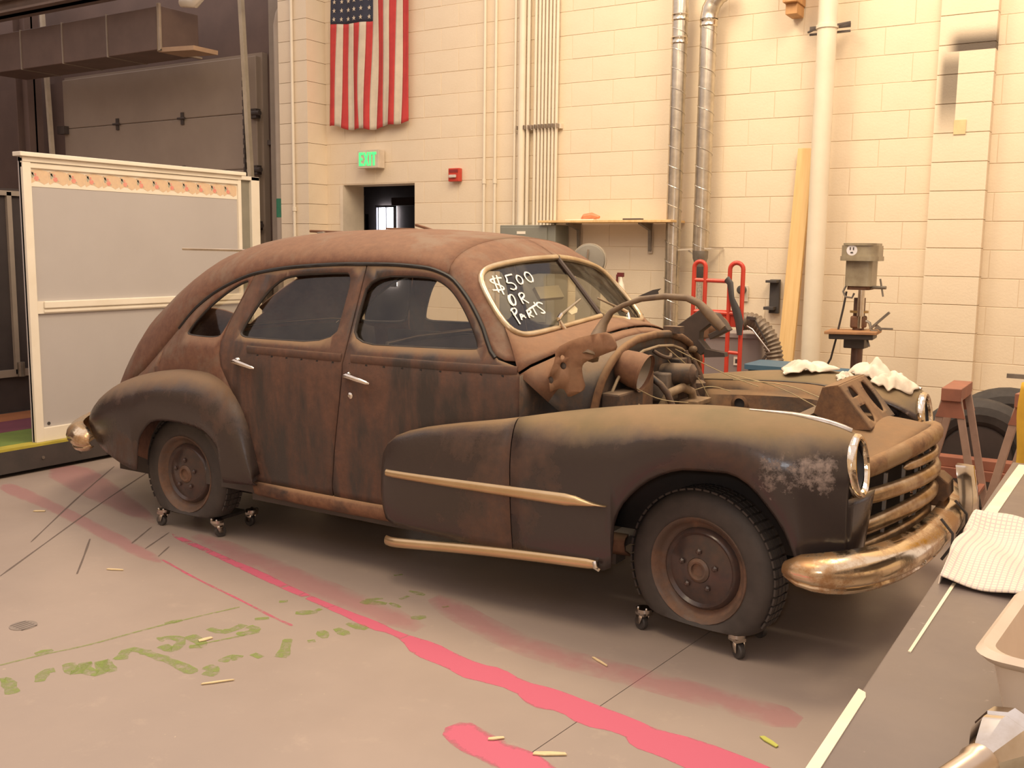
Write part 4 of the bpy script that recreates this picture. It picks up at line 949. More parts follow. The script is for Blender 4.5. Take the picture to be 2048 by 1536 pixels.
fzi = curve([(-1.585,.57),(-1.5,.70),(-1.2,.80),(-.87,.87),(-.5,.925),(0,.955),(.3,.92),(.47,.86),(.565,.80)])
fzb = curve([(-1.585,.33),(-1.42,.306),(-1.0,.30),(-.36,.30),(-.338,.32),(-.330,.50),(-.275,.616),(-.147,.726),(-.023,.770),(.139,.777),(.218,.745),(.299,.661),(.359,.575),(.40,.475),(.415,.435),(.45,.430),(.52,.440),(.565,.455)])
fx1 = [-1.585,-1.575,-1.56,-1.53,-1.48,-1.40,-1.3,-1.2,-1.1,-1.0,-.9,-.818]
fx2 = [-.812,-.72,-.64,-.56,-.48,-.42,-.37,-.338,-.334,-.330,-.31,-.29,-.26,-.22,-.18,-.14,-.09,-.04,.02,.08,.139,.18,.22,.26,.299,.33,.36,.38,.40,.415,.43,.45,.475,.50,.52,.54,.555,.565]
fender('fender_extension', fx1, fzt, fyo, fyi, fzi, fzb, fendf)
t = NT('front_fender_wear')   # black enamel, rust, dust on top, chalky patch of primer near the lamp
co = t.coord((1.4,1.4,1.2)); k_ = t.ramp(t.noise(1.5, 9, .65, co, .3), [(.55,1.),(.72,0.)])
col = t.mix(k_, t.mix(t.ramp(t.noise(22,6,.7),[(.35,0.),(.65,1.)]), (.13,.072,.048), (.088,.054,.040)), (.047,.037,.035))
sp = t.n('ShaderNodeSeparateXYZ'); t.l(t.tc.outputs['Object'], sp.inputs[0])
def soft(v, a, b, w):
    r1 = t.n('ShaderNodeMapRange'); r1.interpolation_type = 'SMOOTHSTEP'
    for i, val in ((1,a-w),(2,a+w),(3,0),(4,1)): r1.inputs[i].default_value = val
    r2 = t.n('ShaderNodeMapRange'); r2.interpolation_type = 'SMOOTHSTEP'
    for i, val in ((1,b-w),(2,b+w),(3,1),(4,0)): r2.inputs[i].default_value = val
    t.l(v, r1.inputs[0]); t.l(v, r2.inputs[0]); return t.math('MULTIPLY', r1.outputs[0], r2.outputs[0])
patch = t.math('MULTIPLY', soft(sp.outputs[0], .24, .55, .07), soft(sp.outputs[2], .70, .90, .09))
pk_ = t.ramp(t.math('ADD', t.math('MULTIPLY', patch, .30), t.math('ADD', t.math('MULTIPLY', t.noise(9, 6, .7), .45), t.math('MULTIPLY', t.noise(34, 10, .8), .55))), [(.74,0.),(.86,1.)])
col = t.mix(t.math('MULTIPLY', pk_, .75), col, (.40,.32,.28))
g = t.n('ShaderNodeNewGeometry'); sn = t.n('ShaderNodeSeparateXYZ'); t.l(g.outputs['Normal'], sn.inputs[0])
up = t.ramp(t.math('ADD', sn.outputs[2], t.math('MULTIPLY', t.math('SUBTRACT', t.noise(5,8,.65), .5), .7)), [(.30,0.),(.72,1.)])
du = t.math('MULTIPLY', up, .95); col = t.mix(du, col, t.mix(t.ramp(t.noise(3,6),[(.35,0.),(.65,1.)]), (.25,.165,.088), (.18,.135,.070)))
rg = t.mix(k_, (.8,)*3, (.20,)*3); rg = t.mix(pk_, rg, (.85,)*3); rg = t.mix(du, rg, (.9,)*3); t.bump(t.noise(60,5,.7), .15, .003)
fendmain = t.out(col, rg)
ff = fender('fender', fx2, fzt, fyo, fyi, fzi, fzb, fendmain)
# ornament strip along the crown of each front fender, lamp ring and bucket
for o, s in zip(ff, (-1,1)):
    pts = [(x, s*(fyi(x)+(fyo(x)-fyi(x))*.5+.012*(1-(x-.15)/.45)), fzt(x)+.004) for x in [.16+.027*i for i in range(15)]]
    MB().tube(pts, [.004+.009*min(1,i/9) for i in range(15)], 8, flat=.9).build('crown_strip', pm('pitted_chrome',(.62,.58,.54),(.46,.40,.34),20,.3,.8), o, smooth=60)
    RC = Vector((.560, s*.693, .815))
    ringrows = []
    for i in range(40):
        a = 2*PI*i/40; c_, s__ = math.cos(a), math.sin(a); row = []
        for (rad, dx) in ((.122,-.012),(.130,-.004),(.132,.006),(.129,.018),(.121,.026),(.111,.027),(.103,.020),(.100,.008)):
            row.append((RC.x+dx+.014*(-s__), RC.y+c_*rad*.92, RC.z+s__*rad*.95))
        ringrows.append(row)
    MB().grid(ringrows, cu=True).build('headlight_ring', pm('bright_chrome',(.85,.78,.66),(.70,.58,.42),30,.10,1,.3,35), o)
    MB().lathe([(.10,.012),(.095,-.03),(.07,-.09),(.03,-.11),(.0,-.112)], tuple(RC), (1,0,0), 28, caps=False).build('headlight_bucket', black, o)
for s in (-1,1):   # front faces below the lamps
    rows = []
    for k in range(9):
        z = .455+.255*k/8; yo_ = fyo(.565)-.035*((.74-z)/.28 if z < .74 else 0)**2; r_ = []
        for q in range(7):
            f_ = q/6; r_.append((.565+.045*math.sin(f_*PI*.5)-.03*(1-k/8)*f_, s*(yo_+(.585-yo_)*f_), z))
        rows.append(r_)
    MB().grid(rows).build('fender_face', fendmain, car, smooth=60, solid=.005)
# rear fenders
rzt = curve([(-4.10,.50),(-4.07,.58),(-4.0,.665),(-3.9,.735),(-3.75,.795),(-3.543,.850),(-3.276,.900),(-3.024,.928),(-2.88,.930),(-2.786,.918),(-2.70,.887),(-2.636,.849),(-2.58,.79),(-2.546,.738),(-2.51,.65),(-2.495,.60),(-2.475,.50),(-2.46,.42)])
ryo = curve([(-4.10,.665),(-4.05,.715),(-3.95,.785),(-3.8,.855),(-3.6,.915),(-3.4,.945),(-3.1,.962),(-2.8,.955),(-2.62,.935),(-2.52,.91),(-2.46,.885)])
rzb = curve([(-4.10,.44),(-3.9,.42),(-3.7,.39),(-3.372,.338),(-3.352,.345),(-3.345,.40),(-3.319,.519),(-3.27,.58),(-3.206,.631),(-3.12,.652),(-3.038,.656),(-2.9,.650),(-2.798,.632),(-2.73,.59),(-2.686,.536),(-2.66,.45),(-2.655,.36),(-2.46,.36)])
ryi = lambda x: max(.5, Wd(x, rzt(x))-.03)
rxs = [-4.10,-4.085,-4.07,-4.04,-4.0,-3.95,-3.88,-3.8,-3.7,-3.6,-3.5,-3.42,-3.372,-3.36,-3.352,-3.345,-3.335,-3.319,-3.30,-3.27,-3.24,-3.2,-3.15,-3.1,-3.04,-2.97,-2.9,-2.84,-2.79,-2.75,-2.715,-2.686,-2.672,-2.66,-2.655,-2.64,-2.61,-2.58,-2.55,-2.52,-2.50,-2.485,-2.47,-2.46]
fender('fender', rxs, rzt, ryo, ryi, rzt, rzb, fendm, .12)

# ---- bright side trim
trimm = pm('stained_side_trim', (.66,.50,.30), (.56,.40,.22), 3, .26, .8)
def spear(pts, hh, s, name='side_trim', mat=trimm):
    rows = []
    for (x, z), h_ in zip(pts, hh):
        y = fyo(x)-.004 - (.03*max(0, min(1, (.62-z)/.3))**2 if z > .28 else .03); row = []
        for a in (-90,-60,-20,20,60,90):
            r_ = math.radians(a); row.append((x, s*(y+.018*math.cos(r_)), z+h_*math.sin(r_)))
        rows.append(row)
    return MB().grid(rows).build(name, mat, car, smooth=60)
for s in (-1,1):
    n = 24
    pts = [(-1.515+(1.515-.347)*i/n, .566+.020*(i/n)) for i in range(n+1)]; hh = [.019+.011*(i/n) if i < n-3 else .028*[.8,.5,.18,.03][i-(n-3)] for i in range(n+1)]
    spear([(x, z-(.004 if i > n-3 else 0)) for i, (x, z) in enumerate(pts)], hh, s)
    pts = [(-1.567+(1.567-.397)*i/n, .216+.104*(i/n)+.010*math.sin(PI*i/n)) for i in range(n+1)]
    lo_ = spear(pts, [.024]*(n)+[.018], s)
    if s < 0: MB().tube([(-.405,s*.95,.335),(-.395,s*.958,.315),(-.382,s*.95,.305)], [.012,.012,.010], 8).build('trim_end_clip', chrome, lo_)

# ---- front: inner panels, radiator baffle, nose, grille
for s in (-1,1):
    # inner fender apron with shelf
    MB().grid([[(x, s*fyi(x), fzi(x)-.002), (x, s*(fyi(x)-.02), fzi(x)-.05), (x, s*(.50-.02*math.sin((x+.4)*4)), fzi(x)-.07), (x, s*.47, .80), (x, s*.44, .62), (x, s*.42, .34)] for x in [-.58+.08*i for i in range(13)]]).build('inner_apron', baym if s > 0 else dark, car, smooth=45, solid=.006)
    MB().lathe([(.042,0),(.046,.012),(.030,.02)], (-.30, s*.47, .83), (0,-s,0), 20, caps=False).build('apron_port', baym, car)
    MB().lathe([(.032,0),(.0,.002)], (-.30, s*.472, .83), (0,-s,0), 18, caps=False).build('port_hole', black, car)
# catwalk and nose between the fenders
def nose(y):
    return curve([(-.6,.50),(-.45,.60),(-.3,.665),(-.15,.705),(0,.72),(.15,.705),(.3,.665),(.45,.60),(.6,.50)])(y)
rows = []
ys = [-.60+.05*i for i in range(25)]
for y in ys:
    a = abs(y); r = []
    xa, za = .30+.05*min(1, a/.5), (.90-.02*a if a > .27 else .885)
    xb, zb_ = nose(y)-.02, .875-.17*(a/.6)**2
    dip = .045*math.exp(-((a-.40)/.13)**2)
    for k in range(9):
        f_ = k/8; r.append((xa+(xb-xa)*f_, y, za+(zb_-za)*f_-dip*math.sin(PI*f_)*1.2+.012*math.sin(PI*f_)))
    rows.append(r)
MB().grid(rows).build('nose_panel', baym, car, smooth=60, solid=.006)
# slanted baffle with its oval holes
def baf(u, v): return (.365+.145*v, u, 1.055-.175*v)
def oval(cu, cv, ru, rv, a0=0, a1=360, n=18): return [(cu+ru*math.cos(math.radians(a0+(a1-a0)*k/n)), cv+rv*math.sin(math.radians(a0+(a1-a0)*k/n))) for k in range(n+(0 if a1-a0 == 360 else 1))]
BT = 1.0
def bafs(u, v): return baf(u, v)
hol = [oval(.115,.46,.055,.36), [(p[0], p[1]) for p in oval(-.115,.40,.055,.30,195,345)], oval(-.115,.62,.055,.28,-20,200)]
# meshed in scaled coordinates so that the holes stay clean
mbf = trimmed([(-.235,0),(.235,0),(.235,1),(-.235,1)], hol, .055, bafs); mbf.build('radiator_baffle', baym, car, smooth=20, solid=.006)
MB().add([baf(-.235,0),baf(.235,0),(.30,.235,1.04),(.30,-.235,1.04)], [(0,1,2,3)]).build('baffle_top', baym, car, smooth=0, solid=.006)
for s in (-1,1): MB().add([baf(s*.235,0),baf(s*.235,1),(.36,s*.235,.87),(.27,s*.235,.93),(.30,s*.235,1.04)], [(0,1,2,3,4)]).build('baffle_side', baym, car, smooth=0, solid=.006)
# radiator core behind it
MB().box(.22,.27,-.30,.30,.42,.93).build('radiator_core', engm, car, smooth=0)
# grille bars
gback = MB(); gyy = [-.56+.07*i for i in range(17)]
gback.grid([[(nose(y)-.09, y, z) for z in (.42,.60,.80,.87-.17*(abs(y)/.6)**2)] for y in gyy]); gback.build('grille_backing', pm('grille_dark',(.05,.04,.036),None,9,.7), car, smooth=60)
def gbar(zc, drop, yend, r, xoff, mat=goldc, flat=.8):
    ys_ = [-yend+2*yend*i/40 for i in range(41)]; pts = []; rs = []
    for i, y in enumerate(ys_):
        e = abs(y)/yend; pts.append((nose(y)+xoff-.012*e*e, y, zc-drop*(abs(y)/.58)**2)); rs.append(r*(max(.12, math.sqrt(max(0, 1-((e-.80)/.2)**2))) if e > .80 else 1))
    return MB().tube(pts, rs, 10, flat=flat, up=(0,0,1)).build('grille_bar', mat, car, smooth=60)
gbar(.848,.105,.59,.040,.0,rust('nose_bar_rust',(.30,.19,.09),(.30,.165,.075),(.16,.085,.045),(.32,.20,.10),.5,.4,(1,1,1),.32,6))
gbar(.765,.06,.30,.020,.005)
gbar(.690,.045,.58,.034,.005); gbar(.595,.085,.62,.034,.0); gbar(.495,.075,.62,.030,-.02)
for y in [-.50+.125*i for i in range(9)]:
    for z in (.735,.645,.548):
        MB().box(nose(y)-.035, nose(y)-.022, y-.009, y+.009, z-.035-.07*(abs(y)/.6)**2, z+.028-.07*(abs(y)/.6)**2).build('grille_post', pm('grey_post_metal',(.42,.40,.38),None,9,.4,.6), car, smooth=0)

# ---- bumpers
def bumper(plan, z0, z1, mat, name):
    ht_ = z1-z0; n = 44; P_ = resample(smoothpoly([(x, y, 0) for x, y in plan], 2, False), n); rows = []
    for i, p in enumerate(P_):
        d = (P_[min(i+1, n-1)]-P_[max(i-1, 0)]).normalized(); nn = Vector((-d.y, d.x, 0)); e = min(i, n-1-i)/5; k = 1 if e >= 1 else .35+.65*math.sqrt(e*(2-e))
        zc = (z0+z1)/2; row = []
        for (f_, o_) in ((-1,-.035),(-.98,-.005),(-.86,.018),(-.70,.026),(-.58,.022),(-.46,.034),(-.2,.052),(.15,.060),(.5,.052),(.78,.030),(.94,.0),(1,-.04)):
            q = p+nn*o_*k; row.append((q.x, q.y, zc+f_*ht_/2*k))
        rows.append(row)
    return MB().grid(rows).build(name, mat, car, smooth=50, solid=.005)
t = NT('front_bumper_metal')
kk = t.ramp(t.noise(7, 9, .7), [(.46,0.),(.60,1.)]); col = t.mix(kk, (.80,.66,.46), (.46,.27,.13))
sp = t.n('ShaderNodeSeparateXYZ'); t.l(t.tc.outputs['Object'], sp.inputs[0])
t.bump(t.noise(60,4,.6), .08, .003)
bumpm = t.out(col, t.mix(kk, (.16,)*3, (.38,)*3), t.mix(kk, (1,)*3, (.6,)*3))
plan = [(.38,.95),(.50,.96),(.62,.87),(.71,.66),(.765,.38),(.785,.0),(.765,-.38),(.71,-.66),(.62,-.87),(.50,-.96),(.38,-.95)]
fb = bumper([(x, y) for x, y in plan], .372, .525, bumpm, 'bumper')
for (y, z) in ((-.80,.41),(-.5,.41),(.5,.41),(.80,.41)): MB().sphere((.788 if abs(y) < .6 else .672, y, z+.02), .014, 10, 6).build('bumper_bolt', chrome, fb)
for y in (.27,):
    g_ = MB()
    rows = []
    for i in range(13):
        f_ = i/12; z = .315+.365*f_; w_ = .062*(1-.35*f_)*(1 if f_ < .93 else .75); dx = .850+.012*math.sin(PI*f_)-.045*max(0, f_-.6)
        rows.append([(dx-.05, y-w_, z),(dx-.01, y-w_*.85, z),(dx+.018, y-w_*.4, z),(dx+.024, y, z),(dx+.018, y+w_*.4, z),(dx-.01, y+w_*.85, z),(dx-.05, y+w_, z)])
    g_.grid(rows); g_.add(rows[-1], [tuple(range(7))]); g_.build('bumper_guard', chrome, car, smooth=40)
MB().prism([(.66,.50),(.74,.50),(.775,.55),(.77,.61),(.73,.64),(.66,.645)], 'y', .16, .30).build('tow_bracket', baym, car, smooth=0, bevel=.008)
for s in (-1,):
    MB().tube([(.80,s*.20,.535),(.848,s*.20,.48),(.850,s*.21,.43),(.815,s*.22,.37)], .006, 6).build('guard_gap', black, fb)
    MB().tube([(.80,.17,.535),(.850,.175,.48),(.852,.18,.43),(.818,.18,.37)], .006, 6).build('guard_gap', black, fb)
rplan = [(-3.82,.87),(-3.92,.875),(-4.05,.82),(-4.22,.66),(-4.46,.35),(-4.52,0),(-4.46,-.35),(-4.22,-.66),(-4.05,-.82),(-3.92,-.875),(-3.82,-.87)]
bumper([(x, -y) for x, y in rplan], .36, .53, bumpm, 'bumper')

# ---- hood hinges left standing up
HA = [(-.590,1.15),(-.59,1.243),(-.585,1.295),(-.549,1.344),(-.491,1.376),(-.406,1.406),(-.300,1.421),(-.197,1.418),(-.143,1.397),(-.09,1.348),(-.036,1.297)]
hr = [.040,.030,.019,.013,.011,.012,.013,.014,.015,.020,.016]
for s in (-1,):
    hg = MB().tube([(x, s*(.56 if z > 1.25 else .60 if z > 1.2 else .68), z) for x, z in HA], hr, 8, flat=1.1).build('hinge_arm', pm('olive_brown_steel',(.20,.135,.075),(.13,.085,.055),16,.6), car, smooth=60)
    if s < 0: MB().add([(-.44,s*.52,1.415),(-.37,s*.52,1.445),(-.335,s*.52,1.452),(-.35,s*.52,1.44),(-.345,s*.52,1.425)], [(0,1,2,3,4)]).build('hinge_tab', dark, hg, smooth=0, solid=.012)
HP = [(-0.742, 1.181), (-0.655, 1.229), (-0.561, 1.255), (-0.495, 1.267), (-0.462, 1.236), (-0.447, 1.195), (-0.493, 1.179), (-0.548, 1.155), (-0.605, 1.13), (-0.619, 1.107), (-0.613, 1.065), (-0.597, 1.015), (-0.63, 0.99), (-0.674, 0.969), (-0.684, 0.99), (-0.699, 1.01), (-0.744, 0.998), (-0.763, 0.983), (-0.793, 0.989), (-0.794, 1.024), (-0.77, 1.07), (-0.741, 1.133)]
hpl = smoothpoly(HP, 1)
platem = rust('plate_rust', (.22,.12,.065), (.27,.14,.075), (.20,.10,.055), (.30,.18,.10), .45, .4, (1,1,1), .7, 4)
for s in (-1,1):
    p_ = trimmed(hpl, [oval(-0.707,1.146,.013,.010,n=10), oval(-0.701,1.108,.016,.016,n=12), oval(-0.764,1.04,.016,.016,n=12)], .05, lambda x, z: (x, s*(.700+.03*math.sin((x+.8)*18)*.4), z)).build('hinge_plate', platem, car, smooth=20, solid=.010)
    for (x, z) in ((-0.701,1.108),(-0.764,1.04)): MB().lathe([(.022,-.012),(.020,.004),(.010,.008)], (x, s*.700, z), (0,s,0), 12).build('pivot_bolt', hing, p_)
FP = [(-.68,1.209),(-.546,1.307),(-.45,1.291),(-.378,1.208),(-.479,1.153),(-.493,1.181),(-.446,1.205),(-.482,1.236),(-.537,1.192),(-.54,1.15),(-.49,1.095),(-.528,1.067),(-.582,1.11),(-.67,1.176)]
MB().prism(FP, 'y', .47, .54).build('hinge_link', pm('dark_brown_iron',(.07,.05,.04),(.05,.036,.03),12,.6), car, smooth=0, bevel=.004)
MB().prism([(-.50,1.105),(-.39,1.09),(-.385,1.07),(-.50,1.06)], 'y', .45, .5).build('hinge_stop', pm('dark_brown_iron',(.07,.05,.04),(.05,.036,.03),12,.6), car, smooth=0)

# ---- engine and firewall fittings
MB().box(-.52,.10,-.13,.13,.42,.72).box(-.52,.08,-.09,.12,.72,.78).build('engine_block', engm, car, smooth=0, bevel=.015)
for i in range(0): MB().lathe([(.018,0),(.018,.03),(.009,.035),(.009,.07)], (-.46+.1*i, 0, .86), (0,0,1), 10).build('spark_plug', white, car)
MB().tube([(-.52,-.16,.72),(-.3,-.19,.74),(-.05,-.19,.73),(.05,-.17,.6)], .035, 10).build('exhaust_manifold', rusty, car, smooth=60)
MB().lathe([(.10,0),(.105,.02),(.105,.05),(.085,.07),(.02,.08)], (-.30,.05,.78), (0,0,1), 22).build('air_cleaner', engm, car)
# battered lamp shell hanging by the firewall
MB().lathe([(.0,-.13),(.05,-.12),(.075,-.08),(.085,-.02),(.085,.02),(.09,.025),(.09,.035)], (-.50,-.36,1.065), (.96,.05,-.28), 24, caps=False).build('lamp_shell', cowlm, car)
MB().lathe([(.082,.02),(.05,-.02),(.0,-.03)], (-.50,-.36,1.065), (.96,.05,-.28), 24, caps=False).build('lamp_reflector', pm('dull_reflector',(.36,.31,.25),None,9,.4,.3), car)
MB().lathe([(.055,0),(.06,.03),(.05,.16),(.02,.18)], (-.57,.08,1.0), (1,0,.1), 16).build('heater_motor', engm, car)
MB().box(-.595,-.50,-.02,.12,.88,1.02).build('voltage_regulator', pm('grey_brown_box',(.24,.19,.15),(.15,.11,.08),14,.6), car, smooth=0, bevel=.008)
MB().box(-.595,-.53,.20,.30,.94,1.07).build('junction_box', engm, car, smooth=0, bevel=.006)
MB().box(-.62,-.53,.18,.24,1.20,1.235).build('hood_latch', engm, car, smooth=0)
MB().tube([(-.52,-.05,.85),(-.48,-.04,.93),(-.45,.05,.95),(-.44,.14,.92),(-.43,.16,.84)], .022, 10).build('radiator_hose', pm('tan_hose',(.34,.24,.14),(.22,.15,.09),20,.7), car, smooth=60)
MB().tube([(-.58,-.35,.88),(-.54,-.36,.93),(-.50,-.35,.90),(-.48,-.34,.84)], .013, 8).build('heater_hose', pm('tan_hose',(.34,.24,.14),(.22,.15,.09),20,.7), car, smooth=60)
MB().box(-.592,-.50,-.56,-.30,.72,.98).build('battery_box', engm, car, smooth=0, bevel=.01)
MB().box(-.592,-.52,-.30,-.14,.80,1.05).build('steering_bracket', baym, car, smooth=0, bevel=.01)
for (pts_, r_) in (([(-.56,.33,1.10),(-.53,.34,1.0),(-.50,.35,.88),(-.45,.36,.78)], .018), ([(-.57,-.05,1.13),(-.53,-.02,1.10),(-.52,.05,1.09),(-.55,.12,1.10)], .010), ([(-.55,.42,1.05),(-.50,.44,.95),(-.48,.40,.85)], .014), ([(-.56,-.12,1.02),(-.48,-.1,.96),(-.44,-.08,.86)], .016), ([(-.57,.48,1.04),(-.55,.50,.9),(-.52,.5,.8)], .020)):
    MB().tube(smoothpoly(pts_, 1, False), r_, 8).build('cable', engm, car, smooth=60)
MB().lathe([(.0,0),(.036,.0),(.040,.01),(.040,.075),(.028,.085),(.012,.09),(.012,.11)], (-.50,.38,.86), (0,0,1), 18).build('ignition_coil', engm, car)
MB().lathe([(.05,0),(.052,.02),(.045,.07),(.02,.08)], (-.42,.16,.80), (0,0,1), 16).build('carburettor', pm('tan_casting',(.30,.20,.11),(.18,.12,.075),22,.6), car)
MB().box(-.47,-.37,.05,.24,.86,.885).box(-.44,-.40,.08,.10,.80,.86).box(-.44,-.40,.2,.22,.80,.86).build('throttle_linkage', pm('tan_casting',(.30,.20,.11),(.18,.12,.075),22,.6), car, smooth=0, bevel=.004)
MB().box(-.594,-.56,.34,.50,.90,1.0).build('fuse_panel', pm('grey_brown_box',(.24,.19,.15),(.15,.11,.08),14,.6), car, smooth=0, bevel=.004)
MB().lathe([(.018,0),(.018,.03),(.008,.04)], (-.58,.45,1.10), (1,0,0), 10).build('grommet', pm('tan_casting',(.30,.20,.11),(.18,.12,.075),22,.6), car)
strawm = pm('dry_straw', (.46,.36,.20), None, 30, .8)
random.seed(5)
for (a, b, c) in (((-.49,-.40,.99),(-.42,-.3,.93),(-.36,-.1,.90)),((-.57,.1,1.14),(-.46,.25,1.0),(-.40,.3,.86)),((-.56,.2,1.12),(-.35,.4,.98),(-.20,.45,.93)),((-.55,.05,1.10),(-.5,.15,.98),(-.44,.3,.84)),((-.40,.5,.98),(-.1,.46,.94),(.10,.42,.86)),((-.35,.49,.95),(-.05,.45,.955),(.15,.40,.90)),((-.5,.3,.9),(-.42,.35,.93),(-.33,.4,.9))):
    MB().tube(smoothpoly([a,b,c],2,False), .0025, 5).build('loose_wire', strawm, car)

# ---- interior and underbody
MB().box(-2.55,-.5,-.80,.80,.26,.30).box(-4.2,-2.55,-.5,.5,.26,.30).box(-.5,.25,-.40,.40,.26,.30).build('floor_pan', dark, car, smooth=0)
MB().box(-3.7,-2.98,-.50,.50,.30,.86).build('trunk_wall', dark, car, smooth=0)
def seat(x, zt_, lean):
    MB().grid([[(x+lean*f_-.07*math.sin(PI*f_)*.3, y, .50+(zt_-.50)*f_-.05*(abs(y)/.66)**4*f_) for f_ in (0,.2,.4,.6,.8,.92,1.0)] for y in [-.66+.11*i for i in range(13)]]).build('seat_back', seatm, car, smooth=60, solid=.13)
    MB().prism(rr(.27,.66,.08), 'z', .36, .55).xf(Matrix.Translation((x+.30,0,0))).build('seat_cushion', seatm, car)
    MB().tube([(x+lean, -.62, zt_-.10),(x+lean, -.55, zt_+.01),(x+lean, -.3, zt_+.03),(x+lean, .3, zt_+.03),(x+lean, .55, zt_+.01),(x+lean,.62,zt_-.10)], .010, 8).build('seat_rail', pm('dull_rail',(.30,.25,.2),None,5,.3,.7), car, smooth=60)
seat(-1.72, 1.12, -.10); seat(-2.82, 1.13, -.16)
MB().grid([[(-.98, y, 1.17-.02*abs(y)), (-1.02, y, 1.15), (-1.06, y, 1.06), (-1.0, y, .92)] for y in [-.70+.2*i for i in range(8)]]).build('dashboard', dark, car, smooth=50, solid=.02)
stw = [(-1.24+.08*math.sin(a)*.9, .38+.20*math.cos(a), 1.06+.19*math.sin(a)*.9) for a in [2*PI*k/24 for k in range(25)]]
MB().tube(stw, .012, 8, caps=False).cyl((-1.24,.38,1.06),(-.85,.38,.80),.02,10).bar((-1.24,.18,1.06),(-1.24,.58,1.06),.02,.012).build('steering_wheel', black, car, smooth=60)
for s in (-1,1):
    MB().box(-2.9,-.9,s*.80-.01,s*.80+.01,.30,1.07).build('door_lining', dark, car, smooth=0)
MB().box(-.45,.45,-.40,.40,.42,.50).build('cross_member', dark, car, smooth=0, bevel=.01)
MB().box(-4.0,-.5,-.55,-.45,.20,.30).box(-4.0,-.5,.45,.55,.20,.30).build('chassis_rail', dark, car, smooth=0)
for s in (-1,1): MB().grid([[(-3.05+.36*math.cos(a), y, .34+.36*math.sin(a)) for a in [PI*k/12 for k in range(13)]] for y in (s*.58, s*.80)]).add([(-3.45,s*.58,.3),(-2.65,s*.58,.3),(-2.65,s*.58,.72),(-3.45,s*.58,.72)],[(0,1,2,3)]).build('wheel_arch_liner', dark, car, smooth=60)

# ---- wheels with flat tyres
tyrem = pm('old_tyre_rubber', (.062,.052,.047), (.046,.039,.036), 14, .7)
rimm = rust('rim_rust', (.11,.075,.058), (.20,.115,.075), (.13,.075,.052), (.24,.15,.10), .5, .2, (1,1,1), .35, 5)
hubm = pm('black_wheel_enamel', (.055,.042,.040), (.085,.052,.043), 20, .22)
R_T, HZ = .345, .330
prof = []
for k in range(22):
    b = 2*PI*k/22; ca, sa = math.cos(b), math.sin(b)
    prof.append((.262+.070*math.copysign(abs(ca)**.65, ca), .078*math.copysign(abs(sa)**.8, sa)))
def wheel(x, s, steer=0):
    w = MB(); rows = []
    for i in range(56):
        a = 2*PI*i/56; row = []
        for (r, y) in prof:
            X_, Z_ = r*math.cos(a), r*math.sin(a); lim = -.230
            if Z_ < lim+.03:
                d = lim+.03-Z_; Z_ = lim+.03-.03*(1-math.exp(-d/.03)); y = y*(1+d*1.4)
            row.append((X_, y, Z_))
        rows.append(row)
    m_ = Matrix.Translation((x, s*.738, HZ)) @ Matrix.Rotation(steer, 4, 'Z')
    tr = MB().grid(rows, True, True).xf(m_); 
    e = bpy.data.objects.new('wheel', None); COL.objects.link(e); e.parent = car
    tr.build('tyre', tyrem, e)
    tread = MB()
    for i in range(56):
        a = 2*PI*(i+.5)/56
        if math.sin(a) < -.50: continue
        for yy in (-.045,-.015,.015,.045):
            c = Vector((.332*math.cos(a), yy, .332*math.sin(a))); tread.obox(c, (.004,.011,.014), (math.cos(a),0,math.sin(a)), (0,1,0))
    tag(tread.xf(m_).build('tread_blocks', tyrem, e, smooth=0), kind='stuff')
    k = -s   # outer side
    def L(pr, nm, mt, n=40): MB().lathe(pr, (0,0,0), (0,s,0), n, caps=False).xf(m_).build(nm, mt, e, smooth=40)
    L([(.190,-.06),(.205,.02),(.218,.055),(.224,.066),(.219,.076),(.206,.068),(.198,.046),(.182,.034),(.172,.030)], 'rim', rimm)
    L([(.172,.030),(.165,.048),(.155,.056),(.142,.044),(.120,.050),(.085,.062),(.052,.064),(.050,.050)], 'wheel_disc', hubm)
    L([(.052,.040),(.050,.066),(.038,.074),(.030,.072),(.028,.060),(.0,.060)], 'hub', rimm)
    for q in range(5):
        a = 2*PI*q/5+.3; MB().lathe([(.013,.05),(.013,.072),(.006,.078)], (.080*math.cos(a),0,.080*math.sin(a)), (0,s,0), 6).xf(m_).build('lug_nut', hubm, e)
for x in (0,-3.08):
    for s in (-1,1): wheel(x, s, -.16 if (x == 0) else 0)
# ---- brushed rods and trim strips lying on the roof, part of the load on the car
def roofz(x, y):
    s_ = sec(x, 40); 
    for a, b in zip(s_, s_[1:]):
        if a[1] <= -abs(y) <= b[1]: return a[2]+(b[2]-a[2])*((-abs(y)-a[1])/max(1e-9, b[1]-a[1]))
    return s_[-1][2]
def CW(p):  # car frame to world
    c_, s_ = math.cos(CARROT), math.sin(CARROT); return (CARLOC[0]+p[0]*c_-p[1]*s_, CARLOC[1]+p[0]*s_+p[1]*c_, CARLOC[2]+p[2])
# ================================================================ stage wagon with scenery flats at the left
wag = thing('stage_wagon', 'low black stage wagon carrying the blue scenery flat', 'platform', (-6.62, 5.2, 0))
MB().box(-5.4, .06, -1.9, 1.15, .03, .185).build('frame', pm('black_wood',(.05,.042,.04),(.07,.055,.05),6,.7), wag, smooth=0)
cols = [((.50,.42,.06),.06,-.06),((.17,.24,.05),-.06,-.55),((.20,.06,.09),-.55,-1.0),((.40,.16,.07),-1.0,-1.35),((.07,.06,.06),-1.35,-2.0),((.20,.07,.07),-2.0,-2.5),((.10,.07,.08),-2.5,-3.1),((.30,.12,.06),-3.1,-3.8),((.17,.07,.06),-3.8,-5.4)]
for i, (c, a, b) in enumerate(cols):
    MB().box(b+.002, a-.002, -1.9, 1.15, .185, .203).build('deck_board', pm('deck_paint_%d' % i, c, None, 5, .6), wag, smooth=0)
